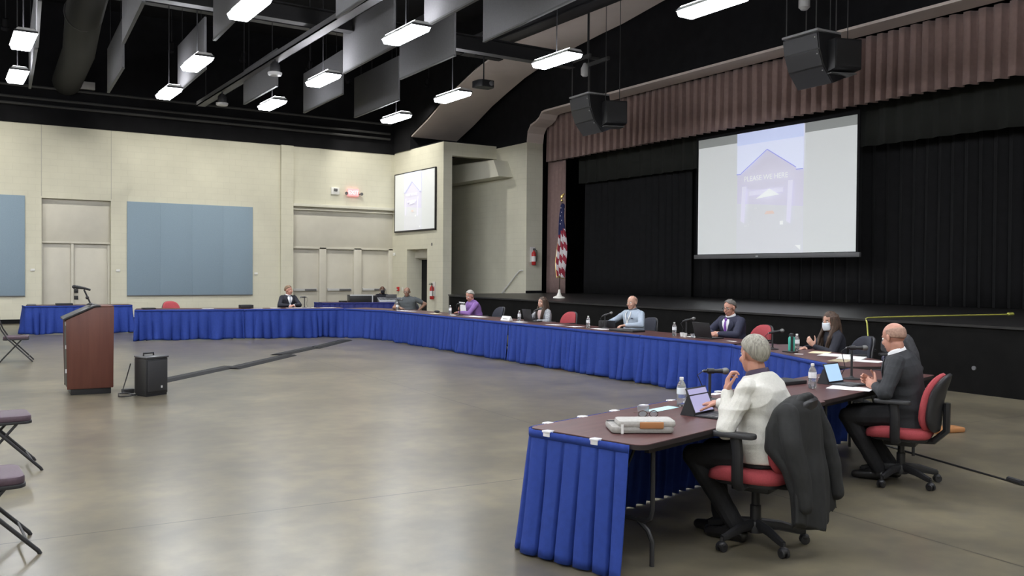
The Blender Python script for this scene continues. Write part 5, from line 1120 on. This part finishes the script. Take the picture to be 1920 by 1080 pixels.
gm.tube([(-.008, 0, .028), (.008, 0, .028)], .003, 6).build('glasses_frame', mat('tortoise', (.10, .06, .05), .3), t)
lm = MB()
for s in (-1, 1): lm.lathe([(.0255, -.001), (.0255, .001)], 14, (s * .034, 0, .022), Matrix.Rotation(PI / 2, 3, 'X'))
lm.build('lenses', water, t)
t = thing('tumbler', (3.80, 4.30, ZT0), 'short clear tumbler behind the grey laptop sleeve', 'cup')
MB().lathe([(.03, 0), (.038, .085), (.036, .085), (.028, .006), (.001, .006)], 18).build('cup_body', water, t)
tablet(4.29, 4.22, (.25), 'tablet on black keyboard folio in front of the man in off-white sweater', mat('tablet_lilac', (.1, .1, .14), .25, emit=(.24, .225, .36), estr=.8))
bottle(4.42, 4.60, 'water bottle behind the tablet on the nearest table')
papers(4.20, 4.56, .25, 'pale blue note slip by the bottle on the nearest table', 1, mat('pale_blue_paper', (.42, .72, .80), .7), .30, .09)
mic(4.80, 4.70, -.55, 'microphone before the man in off-white sweater', .205, .15)
papers(5.1, 4.92, .3, 'white card at the inner edge beside the nearest microphone', 1, None, .13, .06)
# bald man's table
bottle(6.06, 4.78, 'water bottle left of the tablet on the bald man\'s table')
tablet(6.50, 4.86, (.12), 'tablet with light blue screen before the bald man', mat('tablet_blue', (.1, .13, .16), .25, emit=(.27, .40, .55), estr=.8), .24, .17, .35)
papers(6.33, 4.62, .45, 'white sheets by the table edge in front of the bald man', 4, None, .24, .34)
mic(6.90, 5.02, -.62, 'tall microphone before the bald man', .27, .15)
papers(6.75, 5.2, .8, 'small white note behind the bald man\'s tablet', 1, None, .12, .09)
tag(MB().b2((-.17, -.12, 0), (.17, .12, .03)).build('folder', blackpl, bevel=.006), 'dark folder behind the water bottle on the bald man\'s table', 'folder').location = (6.1, 5.12, ZT0)
# near corner
bottle(8.95, 7.30, 'water bottle beside the teal bottle at the near corner')
t = thing('teal_bottle', (8.78, 7.24, ZT0), 'teal drink bottle with black band at the near corner', 'bottle')
teal = mat('teal_plastic', (.06, .42, .33), .35)
MB().lathe([(.035, 0), (.04, .01), (.04, .16), (.03, .18)], 18).build('bottle_body', teal, t); MB().lathe([(.032, .18), (.032, .21), (.015, .22)], 16).build('lid', blackpl, t)
MB().box((-.028, -.028, .09), (.03, .03, .18), PI / 4).build('band', blackpl, t)
mic(8.80, 7.55, -.8, 'microphone by the teal bottle at the near corner', .20, .15, tilt=.2)
papers(8.95, 6.95, -1.15, 'yellow-edged papers before the masked woman', 6, mat('cream_paper', (.82, .72, .48), .7), .216, .28)
papers(8.78, 6.62, -1.2, 'spread white papers right of the masked woman\'s hands', 10, None, .30, .34)
papers(8.62, 6.28, -1.15, 'thick white paper stack in the middle of the near corner', 14, None, .26, .36)
papers(8.52, 5.98, -1.25, 'white sheets at the end of the near corner table', 6, None, .28, .22)
papers(8.35, 6.2, -1.15, 'manila envelope in front of the white stacks at the near corner', 4, mat('manila', (.36, .30, .20), .8), .2, .42)
papers(8.55, 6.95, -1.1, 'small white card at the near corner edge', 1, None, .10, .06)
papers(9.28, 8.15, -1.4, 'dark binder lying between the navy suit man and the masked woman', 8, mat('plum_binder', (.12, .06, .09), .5), .28, .32, cat='binder')
tag(MB().b2((-.05, -.08, 0), (.05, .08, .012)).build('phone', blackpl, bevel=.003), 'black phone beside the teal bottle', 'phone').location = (8.66, 7.16, ZT0)
# navy suit man
laptop(9.48, 9.30, -PI / 2 + PI, 'open black laptop turned to the man in navy suit', 1.85)
bpy.data.objects['laptop'].rotation_euler = (0, 0, PI / 2)
bottle(9.40, 9.95, 'water bottle left of the navy suit man\'s microphone')
mic(9.58, 9.88, -.95, 'microphone left of the black laptop', .22, .15, tilt=.25, boom=.0)
for k, (x, y, lb) in enumerate(((9.30, 9.62, 'white cup nearest the black laptop'), (9.36, 9.74, 'white cup left of the one nearest the laptop'), (9.34, 9.50, 'clear small glass beside the black laptop'))):
    t = thing('cup', (x, y, ZT0), lb, 'cup'); MB().lathe([(.025, 0), (.034, .06), (.032, .06), (.023, .005), (.001, .005)], 16).build('cup_body', water if k == 2 else whitepl, t)
papers(9.5, 9.62, .1, 'white papers under the microphone of the navy suit man', 4, None, .216, .25)
papers(9.35, 8.75, 0, 'pen note on the table right of the black laptop', 1, None, .08, .15)
# pale blue shirt man
bottle(9.40, 12.07, 'water bottle left of the man in pale blue shirt')
mic(9.60, 11.86, -.9, 'microphone left of the man in pale blue shirt', .21, .15, tilt=.35)
papers(9.42, 12.45, .1, 'white papers at left of the pale blue shirt man\'s bottle', 4)
papers(9.38, 11.72, .05, 'white papers before the man in pale blue shirt', 5, None, .216, .32)
t = thing('binder', (9.40, 11.05, ZT0), 'open black padfolio before the man in pale blue shirt', 'binder', .05)
MB().b2((-.14, -.28, 0), (.14, .28, .03)).build('cover', blackpl, t, bevel=.008); MB().b2((-.12, .02, .028), (.12, .26, .034)).build('note_pad', mat('dim_pad', (.1, .1, .1), .6), t)
tag(MB().b2((-.1, -.11, 0), (.1, .11, .12)).build('desk_box', blackpl, bevel=.01), 'small black box by the right forearm of the pale blue shirt man', 'box').location = (9.74, 11.98, ZT0)
# plaid woman
bottle(9.50, 14.36, 'water bottle left of the woman in plaid cardigan')
laptop(9.66, 14.12, PI / 2, 'open dark laptop before the woman in plaid cardigan', 1.8, .30, .22)
mic(9.60, 13.94, -.9, 'microphone left of the woman in plaid cardigan', .21, .14, tilt=.4)
t = thing('name_plate', (9.42, 14.69, ZT0), 'white folded name card left of the plaid woman\'s bottle', 'name card', .05)
MB().prism([(-.05, 0), (.05, 0), (.003, .085), (-.003, .085)], -.14, .14, 'Y').build('card', white, t, smooth=False); MB().box((-.036, 0, .03), (.002, .16, .012), 0, Matrix.Rotation(.52, 3, 'Y')).build('dark_line', blackpl, t, smooth=False)
papers(9.34, 14.1, 0, 'white sheets in front of the plaid woman\'s laptop', 3, None, .2, .3); papers(9.40, 13.05, 0, 'white sheet between the plaid woman and the pale blue shirt man', 2, None, .2, .34)
# purple shirt man
papers(9.62, 16.2, .05, 'white papers flat before the man in purple shirt', 5, None, .25, .62)
o = MB().box((0, 0, .14), (.006, .20, .27)).build('paper_sheet', white, smooth=False); o.location = (9.84, 17.10, .755); o.rotation_euler = (.05, -.25, .15); tag(o, 'sheet of paper held up by the man in purple shirt', 'paper')
mic(9.56, 16.80, -.9, 'microphone in front of the held sheet of the purple shirt man', .24, .14, tilt=.0)
bottle(9.62, 17.33, 'water bottle left of the man in purple shirt'); papers(9.55, 17.0, .1, 'white papers left of the purple shirt man\'s microphone', 3, None, .2, .3)
papers(9.55, 17.9, .1, 'pale papers farther left of the purple shirt man\'s bottle', 3, mat('cream_paper', (.82, .72, .48), .7), .2, .3)
tag(MB().ell((0, 0, .03), (.06, .09, .03)).build('cap', blackpl), 'black cap on the table between purple shirt man and far corner', 'cap').location = (9.7, 18.1, ZT0)
# far corner and far row
papers(9.52, 19.3, .4, 'white papers before the man with hand on hip', 4, None, .25, .5); bottle(9.42, 19.62, 'water bottle left of the man with hand on hip'); mic(9.5, 19.72, -.9, 'microphone left of the man with hand on hip', .24, .12)
papers(8.5, 21.75, -.2, 'white papers on the far corner left of the man with hand on hip', 4, None, .4, .22); papers(7.9, 21.9, -.2, 'long pale sheets on the far row right of the man in dark suit', 3, None, .6, .22)
papers(7.62, 21.95, -.2, 'white papers right in front of the man in dark suit', 5, None, .3, .22); papers(7.2, 22.05, -.2, 'white papers left in front of the man in dark suit', 3, None, .25, .22)
mic(7.95, 22.0, 2.8, 'microphone right of the man in dark suit', .26, .12); papers(6.75, 22.1, -.2, 'white papers on the far row near the dark tablet', 4, None, .28, .2)
tag(MB().b2((-.16, -.1, 0), (.16, .1, .09)).build('desk_box', blackpl, bevel=.01), 'low black case on the far row beneath the big blue panel', 'case').location = (6.5, 22.15, ZT0)
papers(5.6, 22.3, -.2, 'white sheet on the far row right of the red chair', 2, None, .28, .2)
tag(MB().b2((-.15, -.1, 0), (.15, .1, .03)).build('folder', blackpl, bevel=.006), 'dark folder at the left end of the far row', 'folder').location = (4.3, 22.6, ZT0)
tag(MB().b2((-.2, -.12, 0), (.2, .12, .05)).build('desk_box', blackpl, bevel=.008), 'flat black case on the side table behind the lectern', 'case').location = (2.85, 25.95, ZT0)
tag(MB().b2((-.1, -.1, 0), (.1, .1, .03)).build('folder', greypl, bevel=.006), 'grey folder at the left end of the side table', 'folder').location = (2.1, 26.0, ZT0)
# audio visual table
t = thing('equipment_rack', (10.72, 24.9, .76), 'black equipment rack case with pale rim on the audio visual table', 'equipment case', -.2)
MB().b2((-.34, -.22, 0), (.34, .22, .22)).build('case_body', blackpl, t, bevel=.01); MB().b2((-.34, -.235, .20), (.34, -.2, .235)).b2((.32, -.235, 0), (.35, -.2, .235)).build('case_rim', silver, t)
t = thing('mixing_console', (11.62, 24.72, .76), 'pale mixing console with slanted panel on the audio visual table', 'mixer', -.2)
MB().prism([(-.2, 0), (.2, 0), (.2, .14), (-.2, .05)], -.36, .36, 'X').build('console_body', mat('console_grey', (.45, .46, .48), .5), t, bevel=.008)
k = MB()
for i in range(16):
    for j in range(3): k.box((-.32 + i * .043, -.12 + .1 * j, .08 + .022 * j), (.016, .03, .03))
k.build('fader_knobs', darksteel, t, smooth=False)
laptop(11.75, 24.98, -.2 + PI, 'grey laptop behind the mixing console', 1.9, .34, .22, .76, greypl)
tag(MB().b2((-.08, -.1, 0), (.08, .1, .2)).build('monitor_speaker', blackpl, bevel=.01), 'small black desk speaker between rack and mixing console', 'loudspeaker').location = (11.15, 24.85, .76)
tag(MB().b2((-.1, -.08, 0), (.1, .08, .05)).build('receiver', blackpl, bevel=.006), 'small black receiver at the left end of the audio visual table', 'receiver').location = (10.2, 24.95, .76)
# frame of the opening in front is dark: nothing else stands there
